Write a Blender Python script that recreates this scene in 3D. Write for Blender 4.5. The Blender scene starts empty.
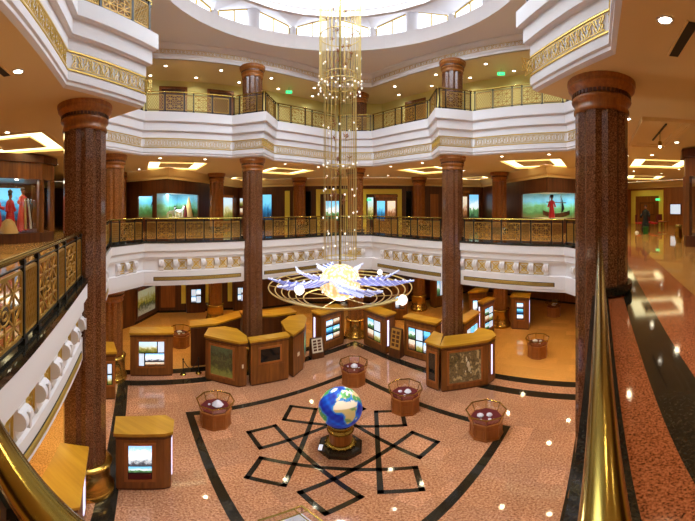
import bpy, math, random
from mathutils import Vector, Matrix
from mathutils.geometry import delaunay_2d_cdt
random.seed(7)
PI = math.pi
SC = bpy.context.scene
COL = SC.collection
def R(a): return math.radians(a)

# ------------------------------------------------------------------ helpers
def srgb(r, g, b):
    def f(c):
        c /= 255.0
        return c / 12.92 if c <= 0.04045 else ((c + 0.055) / 1.055) ** 2.4
    return (f(r), f(g), f(b), 1.0)

def tag(o, label=None, cat=None, group=None, kind=None):
    if label: o['label'] = label
    if cat: o['category'] = cat
    if group: o['group'] = group
    if kind: o['kind'] = kind
    return o

def empty(name, loc=(0, 0, 0), rz=0.0, label=None, cat=None, group=None):
    o = bpy.data.objects.new(name, None)
    COL.objects.link(o)
    o.location = loc
    o.rotation_euler = (0, 0, rz)
    o.empty_display_size = 0.2
    return tag(o, label, cat, group)

class MB:
    """collects faces and links them as one mesh object"""
    def __init__(s):
        s.v = []; s.f = []; s.sm = []
    def face(s, pts, smooth=False):
        b = len(s.v); s.v.extend([tuple(p) for p in pts]); s.f.append(tuple(range(b, b + len(pts)))); s.sm.append(smooth)
        return s
    def raw(s, vs, fs, smooth=False):
        b = len(s.v); s.v.extend([tuple(p) for p in vs])
        for f in fs:
            s.f.append(tuple(b + i for i in f)); s.sm.append(smooth)
        return s
    def box(s, c, d, rz=0.0, rx=0.0, ry=0.0):
        x, y, z = d[0] / 2, d[1] / 2, d[2] / 2
        M = Matrix.Translation(c) @ Matrix.Rotation(rz, 4, 'Z') @ Matrix.Rotation(ry, 4, 'Y') @ Matrix.Rotation(rx, 4, 'X')
        vs = [M @ Vector(p) for p in ((-x, -y, -z), (x, -y, -z), (x, y, -z), (-x, y, -z), (-x, -y, z), (x, -y, z), (x, y, z), (-x, y, z))]
        return s.raw(vs, [(0, 3, 2, 1), (4, 5, 6, 7), (0, 1, 5, 4), (1, 2, 6, 5), (2, 3, 7, 6), (3, 0, 4, 7)])
    def bar(s, a, b, w, h, up=(0, 0, 1)):
        a = Vector(a); b = Vector(b); t = (b - a)
        if t.length < 1e-6: return s
        t.normalize(); u = Vector(up)
        if abs(t.dot(u)) > 0.95: u = Vector((0, 1, 0))
        sd = t.cross(u).normalized(); u = sd.cross(t).normalized()
        o = [sd * (w / 2) * i + u * (h / 2) * j for i, j in ((-1, -1), (1, -1), (1, 1), (-1, 1))]
        vs = [a + q for q in o] + [b + q for q in o]
        return s.raw(vs, [(3, 2, 1, 0), (4, 5, 6, 7), (0, 1, 5, 4), (1, 2, 6, 5), (2, 3, 7, 6), (3, 0, 4, 7)])
    def prism(s, poly, z0, z1, top_in=0.0):
        n = len(poly)
        ar = sum(poly[i][0] * poly[(i + 1) % n][1] - poly[(i + 1) % n][0] * poly[i][1] for i in range(n))
        if ar < 0: poly = poly[::-1]
        pt = offset(poly, -top_in) if top_in else poly
        vs = [(p[0], p[1], z0) for p in poly] + [(p[0], p[1], z1) for p in pt]
        fs = [tuple(range(n - 1, -1, -1)), tuple(range(n, 2 * n))]
        fs += [(i, (i + 1) % n, n + (i + 1) % n, n + i) for i in range(n)]
        return s.raw(vs, fs)
    def tube(s, path, r, n=8, closed=False, caps=True):
        P = [Vector(p) for p in path]; m = len(P); vs = []
        for i, p in enumerate(P):
            if closed: t = P[(i + 1) % m] - P[i - 1]
            else: t = P[min(i + 1, m - 1)] - P[max(i - 1, 0)]
            t.normalize()
            u = Vector((0, 0, 1)) if abs(t.z) < 0.95 else Vector((1, 0, 0))
            sd = t.cross(u).normalized(); up = sd.cross(t)
            rr = r[i] if isinstance(r, (list, tuple)) else r
            for k in range(n):
                a = 2 * PI * k / n
                vs.append(p + sd * (rr * math.cos(a)) + up * (rr * math.sin(a)))
        fs = []
        for i in range(m if closed else m - 1):
            j = (i + 1) % m
            for k in range(n):
                l = (k + 1) % n
                fs.append((i * n + k, i * n + l, j * n + l, j * n + k))
        s.raw(vs, fs, True)
        if caps and not closed:
            s.face([vs[k] for k in range(n - 1, -1, -1)]); s.face(vs[(m - 1) * n:])
        return s
    def lathe(s, prof, c=(0, 0, 0), n=24, smooth=True):
        vs = []; fs = []
        for r, z in prof:
            for k in range(n):
                a = 2 * PI * (k + 0.5) / n
                vs.append((c[0] + r * math.cos(a), c[1] + r * math.sin(a), c[2] + z))
        m = len(prof)
        for i in range(m - 1):
            for k in range(n):
                l = (k + 1) % n
                fs.append((i * n + k, i * n + l, (i + 1) * n + l, (i + 1) * n + k))
        s.raw(vs, fs, smooth)
        if prof[0][0] > 1e-4: s.face([vs[k] for k in range(n - 1, -1, -1)])
        if prof[-1][0] > 1e-4: s.face(vs[(m - 1) * n:])
        return s
    def sphere(s, c, r, nu=12, nv=8, sz=1.0):
        prof = [(max(1e-5, r * math.sin(PI * i / nv)), -r * sz * math.cos(PI * i / nv)) for i in range(nv + 1)]
        return s.lathe(prof, c, nu)
    def build(s, name, mat, parent=None, world=False, loc=None):
        """world=True: the vertices are world coordinates and the parent is an unrotated Empty"""
        me = bpy.data.meshes.new(name)
        vs = s.v
        if world and parent is not None:
            ox, oy, oz = origin_of(parent)
            vs = [(x - ox, y - oy, z - oz) for x, y, z in vs]
        me.from_pydata([tuple(v) for v in vs], [], s.f)
        me.polygons.foreach_set('use_smooth', s.sm)
        me.materials.append(mat)
        me.update()
        return link(name, me, parent, loc)

def origin_of(o):
    x = y = z = 0.0
    while o is not None:
        x += o.location.x; y += o.location.y; z += o.location.z
        o = o.parent
    return x, y, z

def link(name, me, parent=None, loc=None, rz=0.0, sc=None):
    o = bpy.data.objects.new(name, me)
    COL.objects.link(o)
    if parent is not None: o.parent = parent
    if loc is not None: o.location = loc
    if rz: o.rotation_euler = (0, 0, rz)
    if sc: o.scale = sc
    return o

def offset(poly, d):
    """mitred offset of a CCW polygon, d > 0 outwards"""
    n = len(poly); out = []
    for i in range(n):
        p0, p1, p2 = Vector(poly[i - 1][:2]), Vector(poly[i][:2]), Vector(poly[(i + 1) % n][:2])
        a = (p1 - p0).normalized(); b = (p2 - p1).normalized()
        na = Vector((a.y, -a.x)); nb = Vector((b.y, -b.x))
        m = na + nb
        k = 1.0 / max(0.3, 1 + na.dot(nb))
        q = p1 + m * (d * k)
        out.append((q.x, q.y))
    return out

def holes_plate(mb, outer, holes, z, down=False):
    """flat plate with holes"""
    pts = [Vector(p[:2]) for p in outer]; faces = []
    edges = [(i, (i + 1) % len(outer)) for i in range(len(outer))]
    for h in holes:
        b = len(pts); pts += [Vector(p[:2]) for p in h]
        edges += [(b + i, b + (i + 1) % len(h)) for i in range(len(h))]
    vs, es, fs, *_ = delaunay_2d_cdt(pts, edges, [], 0, 1e-5)
    def inside(p, poly):
        c = False; n = len(poly)
        for i in range(n):
            x1, y1 = poly[i][:2]; x2, y2 = poly[(i + 1) % n][:2]
            if (y1 > p[1]) != (y2 > p[1]) and p[0] < (x2 - x1) * (p[1] - y1) / (y2 - y1) + x1: c = not c
        return c
    keep = []
    for f in fs:
        cx = sum(vs[i].x for i in f) / len(f); cy = sum(vs[i].y for i in f) / len(f)
        if inside((cx, cy), outer) and not any(inside((cx, cy), h) for h in holes):
            keep.append(tuple(f[::-1]) if down else tuple(f))
    mb.raw([(v.x, v.y, z) for v in vs], keep)
    return mb

def sweep(mb, poly, prof):
    """closed polygon (CCW), profile of (offset outwards, z)"""
    n = len(poly)
    rings = [[(p[0], p[1], z) for p in offset(poly, d)] for d, z in prof]
    for a, b in zip(rings[:-1], rings[1:]):
        for i in range(n):
            j = (i + 1) % n
            mb.face([a[i], b[i], b[j], a[j]])
    return mb

def band(mb, outer, inner, z):
    n = len(outer)
    for i in range(n):
        j = (i + 1) % n
        mb.face([(*outer[i][:2], z), (*outer[j][:2], z), (*inner[j][:2], z), (*inner[i][:2], z)])
    return mb

# ------------------------------------------------------------------ materials
def newmat(name):
    m = bpy.data.materials.new(name); m.use_nodes = True
    nt = m.node_tree; bsdf = nt.nodes['Principled BSDF']
    return m, nt, bsdf

def plain(name, col, rough=0.5, metal=0.0, emit=None, es=0.0, spec=0.5):
    m, nt, b = newmat(name)
    b.inputs['Base Color'].default_value = col
    b.inputs['Roughness'].default_value = rough
    b.inputs['Metallic'].default_value = metal
    b.inputs['Specular IOR Level'].default_value = spec
    if emit:
        b.inputs['Emission Color'].default_value = emit
        b.inputs['Emission Strength'].default_value = es
    return m

def coords(nt, scale=(1, 1, 1), rot=(0, 0, 0), kind='Object'):
    tc = nt.nodes.new('ShaderNodeTexCoord'); mp = nt.nodes.new('ShaderNodeMapping')
    mp.inputs['Scale'].default_value = scale; mp.inputs['Rotation'].default_value = rot
    nt.links.new(tc.outputs[kind], mp.inputs['Vector'])
    return mp.outputs['Vector']

def ramp(nt, fac, stops, interp='LINEAR'):
    r = nt.nodes.new('ShaderNodeValToRGB'); r.color_ramp.interpolation = interp
    el = r.color_ramp.elements
    while len(el) < len(stops): el.new(0.5)
    for e, (p, c) in zip(el, stops): e.position = p; e.color = c
    nt.links.new(fac, r.inputs['Fac'])
    return r.outputs['Color']

def mixc(nt, fac, a, b, mode='MIX'):
    n = nt.nodes.new('ShaderNodeMix'); n.data_type = 'RGBA'; n.blend_type = mode
    for k, x in ((0, fac), (6, a), (7, b)):
        if isinstance(x, (int, float)): n.inputs[k].default_value = x
        elif isinstance(x, tuple): n.inputs[k].default_value = x
        else: nt.links.new(x, n.inputs[k])
    return n.outputs[2]

def noise(nt, vec, scale, detail=4, rough=0.6):
    n = nt.nodes.new('ShaderNodeTexNoise'); n.inputs['Scale'].default_value = scale
    n.inputs['Detail'].default_value = detail; n.inputs['Roughness'].default_value = rough
    nt.links.new(vec, n.inputs['Vector'])
    return n.outputs['Fac']

def granite(name, dark, mid, light, scale=60, rough=0.15, kind='Object'):
    m, nt, b = newmat(name)
    v = coords(nt, kind=kind)
    f = noise(nt, v, scale, 3, 0.7)
    c = ramp(nt, f, [(0.36, dark), (0.5, mid), (0.66, light)])
    g = noise(nt, v, 1.3, 2, 0.5)
    c = mixc(nt, ramp(nt, g, [(0.3, (0, 0, 0, 1)), (0.7, (0.35, 0.35, 0.35, 1))]), c, mid)
    nt.links.new(c, b.inputs['Base Color'])
    b.inputs['Roughness'].default_value = rough
    return m

def tiled_stone(name, dark, mid, light, tile, rot, grout=(0.05, 0.03, 0.02, 1), var=0.25, rough=0.1, scale=30):
    m, nt, b = newmat(name)
    v0 = coords(nt)
    f = noise(nt, v0, scale, 4, 0.75)
    c = ramp(nt, f, [(0.34, dark), (0.5, mid), (0.68, light)])
    v = coords(nt, scale=(1 / tile, 1 / tile, 1), rot=(0, 0, rot))
    fl = nt.nodes.new('ShaderNodeVectorMath'); fl.operation = 'FLOOR'; nt.links.new(v, fl.inputs[0])
    wn = nt.nodes.new('ShaderNodeTexWhiteNoise'); wn.noise_dimensions = '2D'; nt.links.new(fl.outputs[0], wn.inputs['Vector'])
    tone = ramp(nt, wn.outputs['Value'], [(0.0, (1 - var, 1 - var, 1 - var, 1)), (0.8, (1, 1, 1, 1)), (1.0, (1 + var, 1 + var, 1 + var, 1))])
    c = mixc(nt, 1.0, c, tone, 'MULTIPLY')
    fr = nt.nodes.new('ShaderNodeVectorMath'); fr.operation = 'FRACTION'; nt.links.new(v, fr.inputs[0])
    sp = nt.nodes.new('ShaderNodeSeparateXYZ'); nt.links.new(fr.outputs[0], sp.inputs[0])
    mn = nt.nodes.new('ShaderNodeMath'); mn.operation = 'MINIMUM'
    nt.links.new(sp.outputs[0], mn.inputs[0]); nt.links.new(sp.outputs[1], mn.inputs[1])
    g = ramp(nt, mn.outputs[0], [(0.0, (1, 1, 1, 1)), (0.012, (0, 0, 0, 1))])
    gm = nt.nodes.new('ShaderNodeMath'); gm.operation = 'MULTIPLY'; nt.links.new(g, gm.inputs[0]); gm.inputs[1].default_value = 0.45
    c = mixc(nt, gm.outputs[0], c, grout)
    nt.links.new(c, b.inputs['Base Color'])
    b.inputs['Roughness'].default_value = rough
    return m

def wood(name, a, bcol, scale=1.0, rough=0.3, axis='Z'):
    m, nt, b = newmat(name)
    sc = {'Z': (9, 9, 0.7), 'X': (0.7, 9, 9), 'Y': (9, 0.7, 9)}[axis]
    v = coords(nt, scale=tuple(x * scale for x in sc))
    f = noise(nt, v, 1.6, 4, 0.6)
    c = ramp(nt, f, [(0.3, a), (0.7, bcol)])
    nt.links.new(c, b.inputs['Base Color'])
    b.inputs['Roughness'].default_value = rough
    return m

def picture(name, stops, scale=3.0, es=1.0, seed=0.0, vert=True):
    """backlit photographic transparency"""
    m, nt, b = newmat(name)
    v = coords(nt, kind='Generated')
    mp = nt.nodes.new('ShaderNodeMapping'); mp.inputs['Location'].default_value = (seed, seed * 1.7, seed * 0.6); nt.links.new(v, mp.inputs['Vector'])
    f = noise(nt, mp.outputs['Vector'], scale, 6, 0.65)
    sp = nt.nodes.new('ShaderNodeSeparateXYZ'); nt.links.new(v, sp.inputs[0])
    ad = nt.nodes.new('ShaderNodeMath'); ad.operation = 'MULTIPLY_ADD'
    nt.links.new(f, ad.inputs[0]); ad.inputs[1].default_value = 0.9
    if vert: nt.links.new(sp.outputs['Z'], ad.inputs[2])
    else: ad.inputs[2].default_value = 0.5
    sb = nt.nodes.new('ShaderNodeMath'); sb.operation = 'SUBTRACT'; nt.links.new(ad.outputs[0], sb.inputs[0]); sb.inputs[1].default_value = 0.45
    c = ramp(nt, sb.outputs[0], stops)
    nt.links.new(c, b.inputs['Base Color'])
    b.inputs['Roughness'].default_value = 0.4
    if es > 0:
        nt.links.new(c, b.inputs['Emission Color']); b.inputs['Emission Strength'].default_value = es
    return m

def glass(name, tint=(1, 1, 1, 1), refl=0.12):
    m = bpy.data.materials.new(name); m.use_nodes = True; nt = m.node_tree
    nt.nodes.remove(nt.nodes['Principled BSDF'])
    out = nt.nodes['Material Output']
    t = nt.nodes.new('ShaderNodeBsdfTransparent'); t.inputs['Color'].default_value = tint
    g = nt.nodes.new('ShaderNodeBsdfGlossy'); g.inputs['Roughness'].default_value = 0.03
    mx = nt.nodes.new('ShaderNodeMixShader'); mx.inputs[0].default_value = refl
    nt.links.new(t.outputs[0], mx.inputs[1]); nt.links.new(g.outputs[0], mx.inputs[2]); nt.links.new(mx.outputs[0], out.inputs['Surface'])
    return m

M = {}
M['column'] = granite('red_granite_column', srgb(52, 28, 15), srgb(108, 66, 40), srgb(160, 114, 80), 38, 0.09)
M['outer_column'] = granite('amber_column', srgb(92, 50, 20), srgb(140, 84, 38), srgb(172, 110, 56), 25, 0.2)
M['capital'] = wood('capital_wood', srgb(136, 78, 26), srgb(180, 112, 46), 1.0, 0.35)
M['floor'] = tiled_stone('pink_marble_tiles', srgb(122, 74, 50), srgb(194, 138, 102), srgb(228, 180, 144), 0.75, R(45), var=0.16, rough=0.055, scale=16)
M['warmlit_floor'] = tiled_stone('warmlit_marble_tiles', srgb(160, 104, 44), srgb(220, 158, 80), srgb(240, 186, 110), 0.75, R(45), var=0.12, rough=0.06, scale=18)  # warm light on the outer floor is put into the tile colour
M['gallery_floor'] = tiled_stone('tan_marble_tiles', srgb(140, 96, 48), srgb(186, 136, 72), srgb(206, 158, 92), 0.8, R(45), var=0.1, rough=0.04)
M['red_granite'] = granite('red_granite_strip', srgb(40, 20, 12), srgb(158, 88, 52), srgb(190, 118, 78), 60, 0.07)
M['black'] = granite('black_granite', srgb(18, 17, 14), srgb(38, 34, 26), srgb(58, 52, 40), 40, 0.07)
M['white'] = plain('white_plaster', srgb(232, 228, 228), 0.6)
M['ceiling'] = plain('cream_ceiling', srgb(236, 212, 160), 0.7)
M['upper_ceiling'] = plain('pale_upper_ceiling', srgb(226, 214, 184), 0.7)
M['cream'] = plain('cream_moulding', srgb(240, 210, 150), 0.6)
M['ochre'] = plain('pale_ochre_wall', srgb(224, 218, 150), 0.7)
M['gold'] = plain('gold_paint', srgb(214, 178, 84), 0.4, 0.6)
M['gilt_base'] = plain('gilt_drum', srgb(206, 160, 70), 0.24, 0.85)
M['brass'] = plain('polished_brass', srgb(164, 142, 68), 0.2, 1.0)
M['lattice'] = plain('gilt_lattice', srgb(172, 132, 56), 0.45, 0.5)
M['iron'] = plain('black_iron', srgb(26, 24, 20), 0.4, 0.3)
M['wood'] = wood('case_wood', srgb(104, 58, 18), srgb(150, 92, 36), 0.5, 0.3)
M['darkwood'] = wood('dark_wall_wood', srgb(66, 32, 10), srgb(104, 56, 22), 0.35, 0.35)
M['midwood'] = wood('mid_wall_wood', srgb(136, 76, 28), srgb(176, 108, 48), 0.35, 0.4)
M['goldtop'] = wood('honey_wood_top', srgb(176, 124, 26), srgb(204, 154, 44), 0.35, 0.35, 'X')
M['yellow'] = plain('yellow_panel', srgb(240, 224, 92), 0.5)
M['glass'] = glass('clear_glass', (0.97, 1, 0.98, 1), 0.1)
M['dimming_glass'] = glass('dimming_clerestory_glass', (.36, .36, .37, 1), 0.04)  # clear pane, grey tint added only to dim the sky seen through it
M['daylight_glass'] = glass('skylight_glass', (1, 1, 1, 1), 0.04)
M['black_glass'] = plain('black_screen', srgb(14, 15, 16), 0.08)
M['lamp'] = plain('lamp_white', (1, 1, 1, 1), 0.5, emit=(1, 0.9, 0.72, 1), es=14)
M['cove'] = plain('cove_light', (1, 1, 1, 1), 0.5, emit=(1.0, 0.88, 0.48, 1), es=3.0)
M['led'] = plain('cool_led_strip', (1, 1, 1, 1), 0.5, emit=(0.66, 0.64, 1, 1), es=1.3)
def crystal_mat():
    m, nt, b = newmat('lit_crystal'); v = coords(nt); vo = nt.nodes.new('ShaderNodeTexVoronoi'); vo.inputs['Scale'].default_value = 9
    nt.links.new(v, vo.inputs['Vector'])
    c = ramp(nt, vo.outputs['Distance'], [(0.0, (1, .97, .86, 1)), (0.35, (1, .86, .56, 1)), (0.6, (.72, .48, .2, 1))])
    nt.links.new(c, b.inputs['Base Color']); nt.links.new(c, b.inputs['Emission Color']); b.inputs['Emission Strength'].default_value = 0.85; b.inputs['Roughness'].default_value = .2
    return m
M['crystal'] = crystal_mat()
M['bulb'] = plain('lit_globe', (1, 1, 1, 1), 0.2, emit=(1, 0.95, 0.85, 1), es=1.3)
M['blade'] = plain('lit_blue_glass', srgb(96, 112, 200), 0.25, emit=(0.42, 0.48, 1.0, 1), es=0.30)
M['blade_rib'] = plain('lit_white_glass', srgb(200, 204, 230), 0.25, emit=(0.9, 0.92, 1.0, 1), es=0.55)
M['bead'] = plain('crystal_bead', srgb(250, 244, 230), 0.1, emit=(1, 0.93, 0.8, 1), es=0.9)
M['wire'] = plain('brass_wire', srgb(222, 196, 120), 0.4, 0.4)
M['red'] = plain('dark_red_cloth', srgb(96, 12, 18), 0.8)
M['vitrine_glass'] = glass('amber_vitrine_glass', (1, .93, .76, 1), 0.16)
M['mineral'] = plain('pale_crystal', srgb(224, 224, 240), 0.15)
M['exit'] = plain('green_exit', srgb(20, 200, 90), 0.5, emit=(0.05, 0.9, 0.3, 1), es=1.5)
M['whiteboard'] = plain('pale_board', srgb(226, 214, 190), 0.5)
M['goldboard'] = plain('gold_board', srgb(190, 140, 60), 0.5)
M['vent'] = plain('dark_vent', srgb(40, 32, 24), 0.6)
M['skin'] = plain('skin', srgb(150, 98, 70), 0.6)
M['black_cloth'] = plain('black_cloth', srgb(20, 20, 22), 0.8)
M['crimson'] = plain('crimson_silk', srgb(200, 24, 40), 0.5)
M['coral'] = plain('coral_silk', srgb(232, 96, 90), 0.5)
M['straw'] = plain('straw', srgb(196, 160, 100), 0.8)
M['green_plastic'] = plain('green_plastic', srgb(20, 110, 50), 0.4)
M['backdrop'] = picture('painted_landscape', [(0.05, srgb(110, 104, 50)), (0.22, srgb(74, 116, 60)), (0.42, srgb(110, 160, 100)), (0.56, srgb(120, 190, 180)), (0.7, srgb(110, 190, 226)), (0.95, srgb(150, 210, 240))], 2.6, 0.0, 0.3)
M['land'] = [picture('photo_hills', [(0.05, srgb(70, 80, 30)), (0.3, srgb(140, 130, 60)), (0.5, srgb(190, 190, 150)), (0.75, srgb(190, 220, 240))], 4, 0.9, 1.0),
             picture('photo_shore', [(0.1, srgb(40, 60, 40)), (0.35, srgb(90, 140, 90)), (0.5, srgb(230, 240, 240)), (0.8, srgb(120, 190, 230))], 5, 1.0, 2.0),
             picture('photo_snow', [(0.1, srgb(60, 60, 70)), (0.35, srgb(210, 220, 230)), (0.6, srgb(240, 250, 255)), (0.9, srgb(150, 200, 250))], 5, 1.1, 3.0),
             picture('photo_text', [(0.2, srgb(250, 250, 255)), (0.5, srgb(200, 220, 240)), (0.8, srgb(220, 224, 235))], 14, 0.7, 4.0, False),
             picture('photo_brown', [(0.1, srgb(60, 36, 20)), (0.4, srgb(150, 100, 60)), (0.7, srgb(220, 210, 190))], 6, 0.8, 5.0),
             picture('photo_blue', [(0.1, srgb(20, 50, 80)), (0.4, srgb(40, 120, 170)), (0.7, srgb(110, 200, 240))], 4, 0.9, 6.0)]
M['forest'] = picture('forest_scene', [(0.1, srgb(120, 124, 50)), (0.3, srgb(60, 70, 24)), (0.45, srgb(34, 46, 18)), (0.55, srgb(70, 84, 40)), (0.7, srgb(26, 38, 18)), (0.9, srgb(60, 84, 54))], 8, 0.2, 7.0)
M['reef'] = picture('reef_scene', [(0.1, srgb(30, 90, 70)), (0.4, srgb(60, 160, 150)), (0.6, srgb(150, 200, 120)), (0.8, srgb(40, 110, 140))], 6, 0.5, 8.0)
M['burrow'] = picture('burrow_scene', [(0.36, srgb(36, 28, 14)), (0.46, srgb(110, 90, 50)), (0.52, srgb(56, 44, 22)), (0.6, srgb(170, 146, 100))], 5, 0.25, 9.0, False)
M['olive'] = picture('olive_plants', [(0.1, srgb(150, 150, 130)), (0.35, srgb(50, 56, 24)), (0.55, srgb(150, 140, 50)), (0.8, srgb(170, 180, 150))], 8, 0.35, 10.0)

# ------------------------------------------------------------------ heights and plan (metres, globe at the origin)
F2, C1, C2, F3, C3 = 6.9, 4.8, 10.9, 12.95, 15.8
CC = 10.95; AP = 9.77; HS = CC - AP
O2 = [(HS, -AP), (AP, -HS), (AP, HS), (HS, AP), (-HS, AP), (-AP, HS), (-AP, -HS), (-HS, -AP)]       # CCW opening of the first gallery
OE = offset(O2, -0.13)
BX, BN, BF = 4.4, 4.0, 4.6
def bay(sx, sy):
    b = BN if sy < 0 else BF
    pts = [(sx * (CC - b), sy * b), (sx * BX, sy * b), (sx * BX, sy * (CC - BX))]
    return pts
O3 = [(HS, -AP)] + bay(1, -1)[::-1] + [(AP, -HS), (AP, HS)] + bay(1, 1) + [(HS, AP), (-HS, AP)] + bay(-1, 1)[::-1] + [(-AP, HS), (-AP, -HS)] + bay(-1, -1) + [(-HS, -AP)]
BIG = [(-30, -30), (30, -30), (30, 30), (-30, 30)]
def struct(o): return tag(o, kind='structure')

# ------------------------------------------------------------------ ground floor
mb = MB(); holes_plate(mb, BIG, [], 0.0)
dia = lambda c, k=0.0: [(0 + k, -c + k), (c - k, -k), (c - k, k), (k, c - k), (-k, c - k), (-c + k, k), (-c + k, -k), (-k, -c + k)] if k else [(0, -c), (c, 0), (0, c), (-c, 0)]
floor = struct(mb.build('floor', M['floor']))
mb = MB(); band(mb, offset(dia(6.2), 0.0), offset(dia(6.2), -0.30), 0.004); mb.build('inlay_band', M['black'], floor)
mb = MB(); band(mb, offset(dia(10.45), 0.0), offset(dia(10.45), -0.52), 0.004); mb.build('inlay_band', M['black'], floor)
mb = MB(); band(mb, offset(dia(12.1), 0.0), offset(dia(12.1), -0.52), 0.004); mb.build('inlay_band', M['black'], floor)
mb = MB(); band(mb, BIG, [(0, -12.1), (12.1, 0), (0, 12.1), (-12.1, 0)], 0.003); mb.build('warmlit_paving', M['warmlit_floor'], floor)  # outer paving with the warm light painted into its colour
# corner squares where the inner band meets the axes, and the eight pointed strapwork star
mb = MB()
rt, ext, w = 1.81, 1.085, 0.175
for n in range(8):
    a = n * PI / 4
    rot = lambda p: (p[0] * math.cos(a) - p[1] * math.sin(a), p[0] * math.sin(a) + p[1] * math.cos(a))
    h = ext * math.sqrt(0.5)
    A = (rt, 0); B1 = (rt + h, h); T = (rt + 2 * h, 0); B2 = (rt + h, -h); E = (0, -rt)
    for p, q in ((B1, (-h, -rt - h)), (T, B1), (T, B2)):
        d = Vector((q[0] - p[0], q[1] - p[1])).normalized() * (w / 2)
        p2 = rot((p[0] - d.x, p[1] - d.y)); q2 = rot((q[0] + d.x, q[1] + d.y))
        dv = Vector((q2[0] - p2[0], q2[1] - p2[1])).normalized(); nn = Vector((-dv.y, dv.x)) * (w / 2)
        mb.face([(p2[0] - nn.x, p2[1] - nn.y, 0.005), (q2[0] - nn.x, q2[1] - nn.y, 0.005), (q2[0] + nn.x, q2[1] + nn.y, 0.005), (p2[0] + nn.x, p2[1] + nn.y, 0.005)])
mb.build('star_inlay', M['black'], floor)

# ------------------------------------------------------------------ galleries: floors, ceilings, fronts
mb = MB(); holes_plate(mb, BIG, [O2], F2)
floor2 = struct(mb.build('floor_gallery', M['gallery_floor']))
mb = MB()
sweep(mb, OE, [(0.02, F2 - 0.06), (-0.02, F2 - 0.05), (-0.02, F2 + 0.05), (0.29, F2 + 0.05), (0.29, F2)]); mb.build('granite_kerb', M['black'], floor2)
mb = MB(); band(mb, offset(O2, 0.47), offset(O2, 0.16), F2 + 0.004); mb.build('red_granite_strip', M['red_granite'], floor2)
mb = MB(); band(mb, offset(O2, 0.92), offset(O2, 0.47), F2 + 0.004); mb.build('black_granite_strip', M['black'], floor2)
mb = MB(); band(mb, offset(O2, 1.9), offset(O2, 0.92), F2 + 0.004); mb.build('red_granite_strip', M['red_granite'], floor2)
mb = MB(); holes_plate(mb, BIG, [offset(OE, 0.35)], C1, True)
struct(mb.build('ceiling_ground', M['ceiling']))

def edges_of(poly):
    return [(poly[i], poly[(i + 1) % len(poly)]) for i in range(len(poly))]

# lower gallery front with corbels, gilt panels and a grille slot
mb = MB()
sweep(mb, OE, [(0.0, F2 - 0.02), (0.0, 6.5), (0.05, 6.47), (0.09, 6.46), (0.09, 6.2), (0.15, 6.17), (0.15, 6.10), (0.24, 6.08), (0.24, 5.56), (0.12, 5.52), (0.12, 4.96), (0.16, 4.94), (0.16, 4.83), (0.36, C1)])
front2 = struct(mb.build('trim_1', M['white']))
# corbel: side profile (out, z) extruded
def corbel_mesh():
    prof = [(0.0, 0.0), (0.0, -0.62), (0.05, -0.62), (0.07, -0.56), (0.10, -0.50), (0.07, -0.44), (0.06, -0.36)]
    for k in range(9):
        a = -PI / 2 + PI * k / 8
        prof.append((0.10 + 0.115 * math.cos(a), -0.20 + 0.155 * math.sin(a)))
    prof += [(0.10, 0.0)]
    n = len(prof); w = 0.125
    m = MB()
    va = [(-w, -x, z) for x, z in prof]; vb = [(w, -x, z) for x, z in prof]
    m.raw(va + vb, [tuple(range(n - 1, -1, -1)), tuple(range(n, 2 * n))] + [(i, (i + 1) % n, n + (i + 1) % n, n + i) for i in range(n)])
    # raised fillet down the middle of the scroll
    m.box((0, -0.20, -0.2), (0.06, 0.05, 0.26))
    me = bpy.data.meshes.new('corbel'); me.from_pydata(m.v, [], m.f); me.materials.append(M['white']); return me
CORBEL = corbel_mesh()
def gilt_panel_mesh():
    m = MB(); w, h = 0.25, 0.22
    for a, b in (((-w, -h), (w, -h)), ((w, -h), (w, h)), ((w, h), (-w, h)), ((-w, h), (-w, -h)), ((-w, -h), (w, h)), ((-w, h), (w, -h))):
        m.bar((a[0], -0.02, a[1]), (b[0], -0.02, b[1]), 0.03, 0.035, up=(0, 1, 0))
    for r in (0.06, 0.13):
        m.tube([(r * math.cos(t * PI / 6), -0.025, r * math.sin(t * PI / 6)) for t in range(12)], 0.018, 5, True)
    me = bpy.data.meshes.new('gilt_panel'); me.from_pydata(m.v, [], m.f); me.materials.append(M['gold']); return me
GILT = gilt_panel_mesh()
def on_edges(poly, fn):
    for (a, b) in edges_of(poly):
        A = Vector(a); B = Vector(b); d = B - A; L = d.length; d.normalize()
        fn(A, B, d, Vector((d.y, -d.x)), L, math.atan2(d.y, d.x))
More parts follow.
